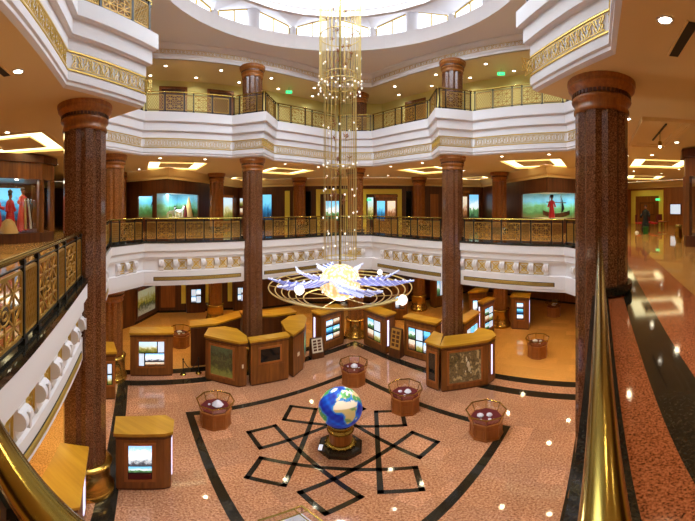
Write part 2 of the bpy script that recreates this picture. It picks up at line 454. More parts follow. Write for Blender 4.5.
def corbels(A, B, d, nrm, L, ang):
    big = L > 4
    n = 14 if big else 3; st = (L - (1.5 if big else .5)) / n
    for i in range(n):
        gap = (0.0 if not big else (-.4 if i < n / 2 else .4))
        p = A + d * ((.75 if big else .25) + gap * .6 + st * (i + 0.5)) + nrm * 0.24
        link('corbel', CORBEL, front2, (p.x, p.y, 6.1), ang + PI)
        if i < n - 1 and not (big and i == n // 2 - 1):
            q = A + d * ((.75 if big else .25) + gap * .6 + st * (i + 1)) + nrm * 0.235
            link('gilt_panel', GILT, front2, (q.x, q.y, 5.83), ang + PI)
    s = 0.5 if L > 4 else 0.35
    m = MB()
    if L > 4: segs = [(s, L / 2 - 0.75), (L / 2 + 0.75, L - s)]
    else: segs = []
    for u0, u1 in segs:
        for k in range(3):
            z = 5.12 + 0.05 * k
            p = A + d * u0 + nrm * 0.10; q = A + d * u1 + nrm * 0.10
            m.bar((p.x, p.y, z), (q.x, q.y, z), 0.03, 0.022)
        p = A + d * (u0 - .05) + nrm * 0.113; q = A + d * (u1 + .05) + nrm * 0.113
    if m.v: m.build('grille', M['gold'], front2)
    m = MB()
    for u0, u1 in segs:
        p = A + d * (u0 - .04) + nrm * 0.118; q = A + d * (u1 + .04) + nrm * 0.118
        m.bar((p.x, p.y, 5.17), (q.x, q.y, 5.17), 0.012, 0.19)
    if m.v: m.build('grille_recess', M['vent'], front2)
on_edges(OE, corbels)

# middle gallery front (stepped, square bays over the columns)
IN3 = 0.1
P3 = offset(O3, -IN3)
mb = MB()
sweep(mb, P3, [(0.14, F3 + 0.04), (0.0, F3 + 0.04), (0.0, 12.54), (0.05, 12.50), (0.12, 12.49), (0.12, 12.10), (0.17, 12.06), (0.24, 12.05), (0.24, 11.76), (0.27, 11.74), (0.27, 11.26), (0.24, 11.24), (0.24, 11.06), (0.28, 11.03), (0.28, 10.96), (0.36, C2)])
front3 = struct(mb.build('trim_2', M['white']))
mb = MB()
for z in (11.73, 11.30): sweep(mb, P3, [(0.27, z + 0.018), (0.24, z + 0.018), (0.24, z - 0.016), (0.27, z - 0.016)])
mb.build('gilt_line', M['gold'], front3)
def frieze(mesh_parent, off, zc, hgt, step=0.15):
    def fn(A, B, d, nrm, L, ang):
        m = MB(); n = max(1, int(L / step)); st = L / n
        def P(u, z): 
            q = A + d * u + nrm * off
            return (q.x, q.y, z)
        up = (nrm.x, nrm.y, 0)
        for i in range(n):
            c = st * (i + 0.5); h = hgt / 2; s = 1 if i % 2 else -1
            m.bar(P(c - st * .42, zc - s * h), P(c + st * .42, zc + s * h), 0.016, 0.02, up)
            m.bar(P(c - st * .30, zc + s * h * .2), P(c - st * .05, zc + s * h * .95), 0.016, 0.02, up)
            m.bar(P(c + st * .30, zc - s * h * .2), P(c + st * .05, zc - s * h * .95), 0.016, 0.02, up)
            q = P(c, zc); m.sphere(q, 0.026, 5, 3)
            for sz in (-1, 1): m.bar(P(c - st * .5, zc + sz * h * 1.12), P(c + st * .5, zc + sz * h * 1.12), 0.014, 0.014, up)
        m.build('gilt_frieze', M['gold'], mesh_parent)
    return fn
on_edges(P3, frieze(front3, 0.25, 11.515, 0.26))
mb = MB(); holes_plate(mb, BIG, [offset(O3, 0.02)], F3)
struct(mb.build('floor_upper_gallery', M['gallery_floor']))

# coffers in the middle gallery ceiling
COFFERS = []
def sq(c, r): return [(c[0], c[1] - r), (c[0] + r, c[1]), (c[0], c[1] + r), (c[0] - r, c[1])]
cof = [((-11.1, 5.6), 2.55, 'diamond ceiling coffer with glowing cove above the left animal diorama'),
       ((-11.1, -5.3), 2.55, 'diamond ceiling coffer with glowing cove above the costume showcase'),
       ((-5.45, 11.6), 2.4, 'diamond ceiling coffer with glowing cove behind the left rear atrium column'),
       ((5.45, 11.6), 2.4, 'diamond ceiling coffer with glowing cove beside the right rear atrium column'),
       ((11.0, 16.6), 2.3, 'distant diamond ceiling coffer with glowing cove behind the amber column at right rear'),
       ((11.05, 5.8), 2.55, 'diamond ceiling coffer with glowing cove above the boat diorama'),
       ((16.6, 0.3), 2.5, 'nearer glowing coffer over the corridor beyond the large right column'),
       ((23.0, 6.2), 2.3, 'farther glowing coffer over the corridor beyond the large right column'),
       ((-11.0, 16.6), 2.3, 'distant diamond ceiling coffer with glowing cove behind the amber column at left rear')]
mb = MB()
holes_plate(mb, BIG, [offset(P3, 0.36)] + [sq(c, r) for c, r, _ in cof], C2, True)
struct(mb.build('ceiling_gallery', M['ceiling']))
for c, r, lab in cof:
    t = empty('coffer_light', (c[0], c[1], C2), 0, lab, 'ceiling light', 'cove lit coffers in the gallery ceiling')
    m = MB(); sweep(m, sq(c, r), [(0.0, C2), (0.0, C2 + 0.09)])
    sweep(m, sq(c, r), [(0.22, C2 - 0.004), (0.2, C2 - 0.02), (0.0, C2 - 0.02), (0.0, C2)])
    m.build('moulding', M['cream'], t, True)
    m = MB(); holes_plate(m, sq(c, r), [], C2 + 0.09, True); m.build('cove_panel', M['cove'], t, True)
    m = MB(); m.prism(sq(c, r * 0.6), C2 + 0.02, C2 + 0.085); m.build('floating_panel', M['ceiling'], t, True)

# upper gallery ceiling with cornice, oculus ring and clerestory
D3 = [(HS, -AP), (AP, -HS), (AP, HS), (HS, AP), (-HS, AP), (-AP, HS), (-AP, -HS), (-HS, -AP)]
mb = MB(); holes_plate(mb, BIG, [offset(D3, 0.02)], C3, True); struct(mb.build('ceiling_upper', M['upper_ceiling']))
mb = MB(); sweep(mb, D3, [(0.1, C3), (0.0, C3), (0.0, C3 + 0.08), (0.05, C3 + 0.12), (0.0, C3 + 0.2), (0.0, C3 + 0.27), (0.06, C3 + 0.29), (0.06, C3 + 0.6), (0.0, C3 + 0.62), (-0.1, C3 + 0.74), (-0.16, C3 + 0.78), (-0.16, C3 + 0.86)])
corn = struct(mb.build('trim_3', M['white']))
on_edges(D3, frieze(corn, 0.05, C3 + 0.45, 0.2, 0.2))
circ = lambda r, n=64, a0=0: [(r * math.cos(2 * PI * (i + a0) / n), r * math.sin(2 * PI * (i + a0) / n)) for i in range(n)]
RO = 6.4
mb = MB(); holes_plate(mb, offset(D3, 0.2), [circ(RO)], C3 + 0.86, True); struct(mb.build('ceiling_oculus', M['white']))
mb = MB(); sweep(mb, circ(RO), [(0.0, C3 + 0.86), (0.0, 17.5), (0.15, 17.56), (1.6, 17.56)]); struct(mb.build('trim_4', M['white']))
# clerestory: posts, slanted windows, folded soffit, inner ring
NB = 20; RW = 7.7
for k in range(NB):
    pass
wallm = MB()
zhi = lambda i: 19.6 if i % 2 == 1 else 18.7
pts = [(RW * math.cos(2 * PI * (i + .5) / NB), RW * math.sin(2 * PI * (i + .5) / NB)) for i in range(NB)]
soff = MB(); RI = 5.0
for i in range(NB):
    j = (i + 1) % NB
    a, b = pts[i], pts[j]
    u = (a[0] * RI / RW, a[1] * RI / RW); v = (b[0] * RI / RW, b[1] * RI / RW)
    soff.face([(*a, zhi(i)), (*b, zhi(j)), (*v, 17.95), (*u, 17.95)])
    wallm.face([(*a, zhi(i)), (*b, zhi(j)), (*b, 20.4), (*a, 20.4)])
    # window i
    fr = MB()
    ins = lambda p, q, t: (p[0] + (q[0] - p[0]) * t, p[1] + (q[1] - p[1]) * t)
    a2, b2 = ins(a, b, 0.1), ins(a, b, 0.9)
    za = zhi(i) + (zhi(j) - zhi(i)) * 0.1 - 0.05; zb = zhi(i) + (zhi(j) - zhi(i)) * 0.9 - 0.05
    mid = ins(a, b, 0.5); zm = (za + zb) / 2
    for p, q in (((*a2, 17.6), (*a2, za)), ((*b2, 17.6), (*b2, zb)), ((*a2, za), (*b2, zb)), ((*a2, 17.62), (*b2, 17.62)), ((*mid, 17.6), (*mid, zm))):
        fr.bar(p, q, 0.07, 0.07)
    wdw = struct(fr.build('window_%d' % (i + 1), M['gold']))
    g = MB(); g.face([(*a2, 17.6), (*b2, 17.6), (*b2, zb), (*a2, za)]); g.build('pane', M['dimming_glass'], wdw)
struct(wallm.build('wall_clerestory', M['white']))
struct(soff.build('ceiling_clerestory', M['white']))
for i in range(NB):
    m = MB(); pr = .40 if i % 2 else .2
    m = MB(); m.lathe([(pr, 17.57), (pr, zhi(i) - .02)], (pts[i][0], pts[i][1], 0), 12); struct(m.build('trim_post', M['white']))
mb = MB(); sweep(mb, circ(RI, 40), [(0.0, 17.95), (0.0, 18.3), (-0.08, 18.32), (-0.08, 18.5), (0.2, 18.5), (0.2, 17.95), (0.0, 17.95)])
struct(mb.build('trim_5', M['white']))
dome = MB(); ribs = MB(); ZD = 18.5; HD = 2.6
dp = lambda a, t: (RI * math.cos(t * PI / 2) * math.cos(a), RI * math.cos(t * PI / 2) * math.sin(a), ZD + HD * math.sin(t * PI / 2))
ND = 20
for i in range(ND):
    a0, a1 = 2 * PI * i / ND, 2 * PI * (i + 1) / ND
    for k in range(5):
        t0, t1 = k * 0.19, (k + 1) * 0.19
        dome.face([dp(a0, t0), dp(a1, t0), dp(a1, t1), dp(a0, t1)])
    ribs.tube([dp(a0, k * 0.19) for k in range(6)], 0.05, 6)
for t in (0.19, 0.38, 0.57, 0.76, 0.95):
    ribs.tube([dp(2 * PI * i / 40, t) for i in range(40)], 0.045, 6, True)
ribs.lathe([(0.45, ZD + HD - 0.12), (0.45, ZD + HD + .02)], (0, 0, 0), 20)
dm = struct(ribs.build('window_dome', M['white'])); dome.build('pane', M['daylight_glass'], dm)

# roof slab over the upper gallery (closes the building)
mb = MB(); holes_plate(mb, BIG, [circ(RW + 0.02, 40)], 17.6); struct(mb.build('ceiling_roof', M['white']))

# ------------------------------------------------------------------ walls
def wall(name, pts, z0, z1, mat):
    m = MB()
    for a, b in zip(pts[:-1], pts[1:]): m.face([(*a, z0), (*b, z0), (*b, z1), (*a, z1)])
    return struct(m.build(name, mat))
G1 = [(-15.8, -28), (-15.8, 6.4), (-16.4, 9.9), (-12.05, 13.9), (-8.8, 15.7), (-5.0, 18.6), (6.5, 19.6), (13.5, 21.7), (20.5, 10.5), (24, -28), (-15.8, -28)]
wall('wall_ground_west', G1[0:3], 0, C1, M['darkwood'])
wall('wall_ground_northwest', G1[2:6], 0, C1, M['darkwood'])
wall('wall_ground_north', G1[5:8], 0, C1, M['darkwood'])
wall('wall_ground_east', G1[7:10], 0, C1, M['darkwood'])
wall('wall_ground_south', G1[9:11], 0, C1, M['darkwood'])
W2 = C2 - 0.5
def frame_wall(m, a, b, z0, z1, openings):
    """wall face from a to b with rectangular openings (u0,u1,z0,z1)"""
    A = Vector(a); B = Vector(b); L = (B - A).length; d = (B - A).normalized()
    P = lambda u, z: (A.x + d.x * u, A.y + d.y * u, z)
    us = sorted({0.0, L, *[x for o in openings for x in o[:2]]})
    for u0, u1 in zip(us[:-1], us[1:]):
        o = [q for q in openings if q[0] <= u0 + 1e-6 and q[1] >= u1 - 1e-6]
        if not o: m.face([P(u0, z0), P(u1, z0), P(u1, z1), P(u0, z1)])
        else:
            m.face([P(u0, z0), P(u1, z0), P(u1, o[0][2]), P(u0, o[0][2])]); m.face([P(u0, o[0][3]), P(u1, o[0][3]), P(u1, z1), P(u0, z1)])
DZ0, DZ1 = 7.75, 9.45
mb = MB()
frame_wall(mb, (-12.4, 18), (-12.4, 6.4), F2, W2, [(7.6, 11.6, DZ0, DZ1)])
frame_wall(mb, (-12.4, 6.4), (-27, 6.4), F2, W2, [(0, 1.15, DZ0, DZ1), (1.4, 3.0, DZ0, DZ1 - .15)])
struct(mb.build('wall_northwest', M['darkwood']))
mb = MB()
frame_wall(mb, (12.4, 6.4), (12.4, 18), F2, W2, [(0, 3.5, DZ0, DZ1)])
frame_wall(mb, (19.0, 6.4), (12.4, 6.4), F2, W2, [(4.15, 6.6, DZ0, DZ1)])
struct(mb.build('wall_northeast', M['darkwood']))
wall('wall_north', [(12.4, 18), (-12.4, 18)], F2, W2, M['darkwood'])
wall('wall_east', [(27, -6.4), (27, 12), (19, 12), (19, 6.4)], F2, W2, M['midwood'])
wall('wall_southeast', [(12.4, -28), (12.4, -6.4), (27, -6.4)], F2, W2, M['darkwood'])
wall('wall_west', [(-27, 6.4), (-27, -6.4)], F2, W2, M['darkwood'])
wall('wall_southwest', [(-27, -6.4), (-12.4, -6.4), (-12.4, -28)], F2, W2, M['darkwood'])
wall('wall_south', [(-12.4, -18), (12.4, -18)], F2, W2, M['darkwood'])
PL2 = [(12.4, -18), (12.4, -6.4), (27, -6.4), (27, 12), (19, 12), (19, 6.4), (12.4, 6.4), (12.4, 18), (-12.4, 18), (-12.4, 6.4), (-27, 6.4), (-27, -6.4), (-12.4, -6.4), (-12.4, -18)]
mb = MB(); sweep(mb, PL2, [(0.02, W2 - .12), (-0.1, W2 - .12), (-0.12, W2), (-0.3, W2 + 0.1), (-0.62, W2 + 0.42), (-0.66, C2 - .01)]); struct(mb.build('trim_6', M['cream']))
U3 = [(12.8, -12), (12.8, 2.4), (2.0, 13.2), (-2.0, 13.2), (-12.8, 2.4), (-12.8, -12), (12.8, -12)]
wall('wall_upper_east', U3[0:2], F3, C3, M['ochre']); wall('wall_upper_northeast', U3[1:3], F3, C3, M['ochre'])
wall('wall_upper_north', U3[2:4], F3, C3, M['ochre']); wall('wall_upper_northwest', U3[3:5], F3, C3, M['ochre'])
wall('wall_upper_west', U3[4:6], F3, C3, M['ochre']); wall('wall_upper_south', U3[5:7], F3, C3, M['ochre'])
# ================================================================== PART 2
def lm(name, fn, mat):
    m = MB(); fn(m)
    me = bpy.data.meshes.new(name); me.from_pydata(m.v, [], m.f); me.polygons.foreach_set('use_smooth', m.sm); me.materials.append(mat); return me

# ------------------------------------------------------------------ columns
def flute(r0=0.57, r1=0.492):
    pts = []
    for k in range(8):
        a = k * PI / 4 + PI / 8
        for da, r in ((-10, r0), (10, r0), (22.5, r1)):
            q = a + R(da); pts.append((r * math.cos(q), r * math.sin(q)))
    return pts
def shaft_mesh(name, z0, z1, mat):
    m = MB(); m.prism(flute(), z0, z1)
    me = bpy.data.meshes.new(name); me.from_pydata(m.v, [], m.f); me.materials.append(mat); return me
def lathe_mesh(name, prof, mat, n=32):
    m = MB(); m.lathe(prof, (0, 0, 0), n)
    me = bpy.data.meshes.new(name); me.from_pydata(m.v, [], m.f); me.polygons.foreach_set('use_smooth', m.sm); me.materials.append(mat)
    return me
CAPP = [(0.57, -0.66), (0.6, -0.64), (0.6, -0.58), (0.575, -0.56), (0.58, -0.46), (0.63, -0.44), (0.65, -0.40), (0.63, -0.36), (0.61, -0.35), (0.62, -0.27), (0.67, -0.22), (0.70, -0.18), (0.72, -0.16), (0.72, -0.11), (0.70, -0.10), (0.74, -0.07), (0.74, -0.006)]
CAPM = lathe_mesh('capital', CAPP, M['capital'])
def dentil_mesh():
    m = MB()
    for k in range(44):
        a = 2 * PI * k / 44
        m.box((0.615 * math.cos(a), 0.615 * math.sin(a), -0.31), (0.05, 0.062, 0.07), a)
    me = bpy.data.meshes.new('dentil_ring'); me.from_pydata(m.v, [], m.f); me.materials.append(M['darkwood']); return me
DENT = dentil_mesh()
BASEM = lathe_mesh('base', [(0.80, 0.0), (0.80, 0.16), (0.78, 0.2), (0.74, 0.22), (0.76, 0.28), (0.70, 0.31), (0.72, 0.36), (0.68, 0.40), (0.68, 1.22), (0.73, 1.24), (0.73, 1.30), (0.66, 1.34), (0.6, 1.36)], M['gilt_base'])
PLINTH = lathe_mesh('plinth', [(0.66, 0.0), (0.66, 0.2), (0.6, 0.24), (0.57, 0.24)], M['black'])
SH_A = shaft_mesh('shaft', 1.36, C2 - 0.66, M['column'])
SH_U = shaft_mesh('shaft', 0.24, C3 - F3 - 0.66, M['column'])
SH_G = shaft_mesh('shaft', 1.36, C1 - 0.66, M['outer_column'])
SH_2 = shaft_mesh('shaft', 0.24, C2 - F2 - 0.66, M['outer_column'])
def gallery_collar(t, x, y):
    ang = math.atan2(y, x)
    pts = [(0.66 * math.cos(ang + R(q)), 0.66 * math.sin(ang + R(q))) for q in range(-84, 85, 12)]
    m = MB(); m.prism(pts, F2 + .055, F2 + .2); m.build('gallery_collar', M['black'], t)
def column(x, y, z0, z1, shaft, base, label, group):
    t = empty('column', (x, y, z0), 0, label, 'column', group); t['kind'] = 'thing'
    link('shaft', shaft, t)
    c = link('capital', CAPM, t, (0, 0, z1 - z0)); link('dentil_moulding', DENT, c)
    link('base', base, t)
    if z0 == 0 and z1 == C2: gallery_collar(t, x, y)
g = 'tall granite columns around the atrium'
column(-5.5, -5.5, 0, C2, SH_A, BASEM, 'near left fluted red granite column with gold drum base by the narrow lit case', g)
column(5.5, -5.5, 0, C2, SH_A, BASEM, 'huge near right fluted red granite column where the brass handrail ends', g)
column(-5.5, 5.5, 0, C2, SH_A, BASEM, 'rear left red granite column rising behind the black screen case', g)
column(5.5, 5.5, 0, C2, SH_A, BASEM, 'rear right red granite column rising behind the burrow diorama case', g)
g = 'granite columns on the top gallery'
for x, y, l in ((-5.5, 5.5, 'top gallery granite column standing above the rear left atrium column'), (5.5, 5.5, 'top gallery granite column standing above the rear right atrium column'), (0.25, 11.3, 'top gallery granite column seen behind the chandelier wires')):
    column(x, y, F3, C3, SH_U, PLINTH, l, g)
g = 'amber columns on the middle gallery'
for x, y, l in ((-10.95, 0.1, 'amber middle gallery column just beside the near left granite column'), (-11, 11, 'amber middle gallery column between the animal diorama and the rear left granite column'),
                (-5.5, 16.8, 'amber middle gallery column on the back wall left of the chandelier wires'), (0, 11.2, 'amber middle gallery column directly behind the chandelier wires'),
                (5.6, 16.9, 'amber middle gallery column next to the yellow framed doorway'), (11.0, 11.1, 'amber middle gallery column left of the boat diorama'),
                (-16.7, 5.55, 'sliver of an amber column at the edge of the standing figure niche')):
    column(x, y, F2, C2, SH_2, PLINTH, l, g)
g = 'amber columns on the ground floor'
for x, y, l in ((-10.95, 0.0, 'ground floor amber column with gold drum base beside the four picture case'), (-11.3, 11.3, 'ground floor amber column with gold drum base behind the angled honey counters'),
                (0, 11.3, 'ground floor amber column with gold base in the far corner below the chandelier'), (5.6, 17.0, 'ground floor amber column with gold base behind the lit chandelier blades'),
                (11.1, 11.1, 'ground floor amber column with gold base between the two right rear cases')):
    column(x, y, 0, C1, SH_G, BASEM, l, g)

# ------------------------------------------------------------------ railings
PH = 0.76
def star_panel():
    m = MB(); W = 0.5; h = PH / 2; t = 0.021; dpt = 0.025
    def b(x0, z0, x1, z1, w=t): m.bar((x0 * 2 * W, 0, z0 * 2 * h + h), (x1 * 2 * W, 0, z1 * 2 * h + h), dpt, w)
    e = 0.485
    for a, c in (((-e, -e), (e, -e)), ((e, -e), (e, e)), ((e, e), (-e, e)), ((-e, e), (-e, -e))): b(*a, *c, 0.035)
    q = 0.25
    for a, c in (((0, e), (e, 0)), ((e, 0), (0, -e)), ((0, -e), (-e, 0)), ((-e, 0), (0, e)), ((q, q), (-q, q)), ((-q, q), (-q, -q)), ((-q, -q), (q, -q)), ((q, -q), (q, q)),
                 ((-e, -e), (-.1, -.1)), ((e, e), (.1, .1)), ((-e, e), (-.1, .1)), ((e, -e), (.1, -.1)), ((0, e), (0, .14)), ((0, -e), (0, -.14)), ((e, 0), (.14, 0)), ((-e, 0), (-.14, 0)),
                 ((-e, .25), (-q, .25)), ((-e, -.25), (-q, -.25)), ((e, .25), (q, .25)), ((e, -.25), (q, -.25)), ((.25, e), (.25, q)), ((-.25, e), (-.25, q)), ((.25, -e), (.25, -q)), ((-.25, -e), (-.25, -q))): b(*a, *c)
    for r in (0.06, 0.14):
        m.tube([(r * 2 * W * math.cos(k * PI / 8), 0, h + r * 2 * h * math.sin(k * PI / 8)) for k in range(16)], 0.013, 5, True)
    me = bpy.data.meshes.new('star_panel'); me.from_pydata(m.v, [], m.f); me.materials.append(M['lattice']); return me
def mesh_panel():
    m = MB(); W = 0.5; h = PH
    for a, c in (((-W, 0), (W, 0)), ((W, 0), (W, h)), ((W, h), (-W, h)), ((-W, h), (-W, 0))):
        m.bar((a[0] * .96, 0, a[1] * .98 + .01), (c[0] * .96, 0, c[1] * .98 + .01), 0.03, 0.035)
    n = 7
    for sg in (-1, 1):
        for i in range(-n, n + 1):
            x0 = W * i / n * 2; pts = []
            # line x = x0 + sg * (z - h / 2) * 2W / h * .8 clipped to the panel
            kx = sg * 2 * W / h * .62
            zs = sorted(((-W - x0) / kx + h / 2, (W - x0) / kx + h / 2))
            za, zb = max(0, zs[0]), min(h, zs[1])
            if zb - za > .02: m.bar((x0 + kx * (za - h / 2), 0, za), (x0 + kx * (zb - h / 2), 0, zb), 0.014, 0.022, (0, 1, 0))
    me = bpy.data.meshes.new('mesh_panel'); me.from_pydata(m.v, [], m.f); me.materials.append(M['lattice']); return me
STAR = star_panel(); MESHP = mesh_panel()
def post_fn(m):
    m.bar((0, 0, 0.0), (0, 0, 1.0), 0.05, 0.05); m.box((0, 0, 0.04), (0.1, 0.1, 0.08)); m.box((0, 0, .96), (0.07, 0.07, 0.04))
POST = lm('post', post_fn, M['iron'])
def railing(p, q, z, label, n_star, wn_end=None, tube=0.037, pads=(0.1, 0.1), mirror=False, ctrim=0.0):
    A = Vector(p); B = Vector(q); d = (B - A); L = d.length; d.normalize()
    ang = math.atan2(d.y, d.x)
    t = empty('gallery_railing', (p[0], p[1], z + 0.05), ang, label, 'railing', 'gilt gallery railings')
    # handrail
    m = MB(); m.tube([(.045, 0, 1.02), (L - .045, 0, 1.02)], tube, 16)
    m.build('handrail', M['brass'], t)
    m = MB(); m.bar((0.04, 0, 0.915), (L - .04, 0, 0.915), 0.03, 0.018); m.bar((0.04, 0, 0.07), (L - .04, 0, 0.07), 0.04, 0.025)
    m.build('iron_rail', M['iron'], t)
    u0, u1 = pads[0], L - pads[1]
    nn = n_star + 1
    wid = (u1 - u0)
    pw = 0.05
    ws = 0.98
    rest = wid - n_star * ws - (2 * n_star + 2) * pw
    inner = nn - 2
    wi = 0.46 if inner > 0 else 0
    we = (rest - inner * wi) / 2
    if we < 0.3 and inner > 0: wi = we = rest / nn
    u = u0
    seq = []
    for k in range(nn):
        seq.append(('m', we if k in (0, nn - 1) else wi))
        if k < nn - 1: seq.append(('s', ws))
    for kind, w in seq:
        link('post', POST, t, (u + pw / 2, 0, 0))
        u += pw
        c = u + w / 2
        if kind == 's': link('star_panel', STAR, t, (c, 0, 0.11), 0, (.93, 1, 1))
        else: link('mesh_panel', MESHP, t, (c, 0, 0.11), 0, (w * .9, 1, 1))
        u += w
    link('post', POST, t, (u + pw / 2, 0, 0))
    return t
CR = 0.62
def cut(p, q, a=0.0, b=0.0):
    A = Vector(p); B = Vector(q); d = (B - A).normalized()
    A = A + d * a; B = B - d * b
    return (A.x, A.y), (B.x, B.y)
k = (CC / 2)
mid = lambda sx, sy: (sx * k, sy * k)
o = O2
L2R = [((-HS, AP), mid(-1, 1), 0, CR, 3, 'middle gallery gilt railing between the rear left column and the back bay'),
       (mid(-1, 1), (-AP, HS), CR, 0, 3, 'middle gallery gilt railing in front of the animal diorama'),
       ((-AP, HS), (-AP, -HS), 0, 0, 1, 'short middle gallery gilt railing in the far left corner'),
       ((-AP, -HS), mid(-1, -1), 0, CR, 3, 'middle gallery gilt railing hidden behind the near left column'),
       (mid(-1, -1), (-HS, -AP), CR, 0, 3, 'large near left gilt railing in front of the costume showcase'),
       ((-HS, -AP), (HS, -AP), 0, 0, 1, 'closest gilt railing with the thick brass tube at lower left'),
       ((HS, -AP), mid(1, -1), 0, CR, 3, 'closest brass handrail running up to the huge right column'),
       (mid(1, -1), (AP, -HS), CR, 0, 3, 'middle gallery gilt railing hidden beyond the huge right column'),
       ((AP, -HS), (AP, HS), 0, 0, 1, 'short middle gallery gilt railing in the far right corner'),
       ((AP, HS), mid(1, 1), 0, CR, 3, 'middle gallery gilt railing in front of the boat diorama'),
       (mid(1, 1), (HS, AP), CR, 0, 3, 'middle gallery gilt railing below the yellow framed doorway'),
       ((HS, AP), (-HS, AP), 0, 0, 1, 'short middle gallery gilt railing behind the chandelier wires')]
for p, q, a, b, n, lab in L2R:
    P, Q = cut(p, q, a, b); railing(P, Q, F2, lab, n)
names3 = {}
P3R = offset(O3, 0.02)
lab3 = ['nearest part', '', 'top gallery gilt railing above the huge right column', 'top gallery gilt railing beyond the huge right column bay', 'top gallery gilt railing right of that bay',
        'short top gallery gilt railing in the far right corner', 'top gallery gilt railing to the right of the rear right bay', 'top gallery gilt railing on the front of the rear right bay', 'top gallery gilt railing on the inner side of the rear right bay',
        'top gallery gilt railing from the rear right bay to the back', 'short top gallery gilt railing behind the chandelier wires', 'top gallery gilt railing from the back to the rear left bay', 'top gallery gilt railing on the inner side of the rear left bay', 'top gallery gilt railing on the front of the rear left bay',
        'top gallery gilt railing to the left of the rear left bay', 'short top gallery gilt railing in the far left corner', 'top gallery gilt railing beyond the near left bay', 'top gallery gilt railing on the far side of the near left bay', 'top gallery gilt railing on the near left bay over the big column', '']
for i, (p, q) in enumerate(edges_of(P3R)):
    L = (Vector(q) - Vector(p)).length
    if i < len(lab3) and lab3[i] and i > 1:
        railing(p, q, F3, lab3[i], 2 if L > 3.6 else 1)

# ------------------------------------------------------------------ chandelier
ch = empty('chandelier', (0, 0, 0), 0, 'very tall gilt wire chandelier with a glowing planet disc at its foot', 'chandelier')
ch.location = (0.0, 0.0, 5.6)
m = MB(); m.tube([(0, 0, 6.3), (0, 0, ZD + HD - 0.15)], 0.045, 8); m.build('central_rod', M['brass'], ch, True)
random.seed(3)
wm_u = lm('wire', lambda m: m.tube([(0, 0, 12.3), (0, 0, 20.9)], 0.012, 5), M['wire'])
wm_l = lm('wire', lambda m: m.tube([(0, 0, 6.95), (0, 0, 12.6)], 0.012, 5), M['wire'])
wire_u, wire_l = [], []
for i in range(30):
    a = 2 * PI * i / 30; r = 0.70
    wire_u.append((r * math.cos(a), r * math.sin(a)))
    link('wire', wm_u, ch, (wire_u[-1][0], wire_u[-1][1], -5.6))
for i in range(22):
    a = 2 * PI * i / 22; r = 0.55
    wire_l.append((r * math.cos(a), r * math.sin(a)))
    link('wire', wm_l, ch, (wire_l[-1][0], wire_l[-1][1], -5.6))
for z, r in ((20.6, 0.70), (14.0, 0.70), (12.3, 0.70), (12.6, 0.55), (9.7, 0.55), (7.0, 0.55)):
    m = MB(); m.tube([(r * math.cos(2 * PI * i / 36), r * math.sin(2 * PI * i / 36), z) for i in range(36)], 0.016, 5, True); m.build('wire_hoop', M['wire'], ch, True)
def star_fn(m):
    for k in range(9):
        th = random.uniform(0, 2 * PI); ph = math.acos(random.uniform(-1, 1)); L = random.uniform(0.07, 0.11)
        v = (L * math.sin(ph) * math.cos(th), L * math.sin(ph) * math.sin(th), L * math.cos(ph))
        m.bar((0, 0, 0), v, 0.012, 0.012)
        m.sphere(v, 0.012, 5, 3)
    m.sphere((0, 0, 0), 0.03, 6, 4)
SB = lm('starburst', star_fn, M['capital'])
for z, n, r in ((15.6, 3, .5), (15.0, 3, .45), (14.5, 3, .5), (14.0, 4, .45), (13.55, 4, .5), (13.2, 4, .5), (12.75, 4, .4), (12.35, 5, .5), (11.0, 3, .4), (10.6, 3, .35), (9.9, 3, .4), (9.5, 3, .35), (8.9, 3, .4), (8.6, 3, .35)):
    for i in range(n):
        a = random.uniform(0, 2 * PI); q = r * random.uniform(0.5, 1)
        link('starburst', SB, ch, (q * math.cos(a), q * math.sin(a), z + random.uniform(-.15, .15) - 5.6), a)
BD = lm('crystal_bead', lambda m: m.sphere((0, 0, 0), 0.032, 7, 5), M['bead'])
nb = 0
def bead(r, a, z):
    link('crystal_bead', BD, ch, (r * math.cos(a), r * math.sin(a), z - 5.6))
for i in range(34):
    a = 2 * PI * i / 34; bead(0.72 + 0.03 * (i % 2), a, 12.25 - 0.12 * (i % 3) + random.uniform(-.1, .1))
for zc, n in ((15.3, 4), (14.2, 6), (13.2, 6), (12.7, 8), (10.9, 8), (9.75, 8), (8.95, 9), (8.3, 6), (7.7, 5), (7.35, 6)):
    for i in range(n):
        a = 2 * PI * (i + random.random() * .5) / n; bead(0.57 if zc < 12 else 0.71, a, zc + random.uniform(-.12, .12))
# planet disc
m = MB()
m.lathe([(1e-5, 5.72), (0.3, 5.76), (0.55, 5.9), (0.68, 6.1), (0.7, 6.3), (0.62, 6.52), (0.42, 6.7), (0.2, 6.78), (1e-5, 6.8)], (0, 0, 0), 28)
core = m.build('crystal_core', M['crystal'], ch, True)
for i in range(26):
    a = 2.399 * i; z = 5.78 + 0.95 * (i + .5) / 26
    r = 0.71 * math.sqrt(max(0.05, 1 - ((z - 6.25) / 0.56) ** 2)) 
    m = MB(); m.sphere((r * math.cos(a), r * math.sin(a), z), 0.035, 6, 4); m.build('crystal_drop', M['bulb'], core, False)
    core.children[-1].location = (0, 0, -0.0)
for o in core.children:
    for v in o.data.vertices: v.co.z -= 5.6
for r, z in ((1.25, 5.78), (1.5, 5.85), (1.75, 5.92), (1.98, 6.0), (2.2, 6.07), (2.42, 6.15)):
    m = MB(); m.tube([(r * math.cos(2 * PI * i / 72), r * math.sin(2 * PI * i / 72), z) for i in range(72)], 0.022, 6, True); m.build('orbit_ring', M['wire'], ch, True)
m = MB()
for i in range(10):
    a = 2 * PI * i / 10 + .2; m.bar((0.5 * math.cos(a), 0.5 * math.sin(a), 5.85), (2.42 * math.cos(a), 2.42 * math.sin(a), 6.13), 0.02, 0.02)
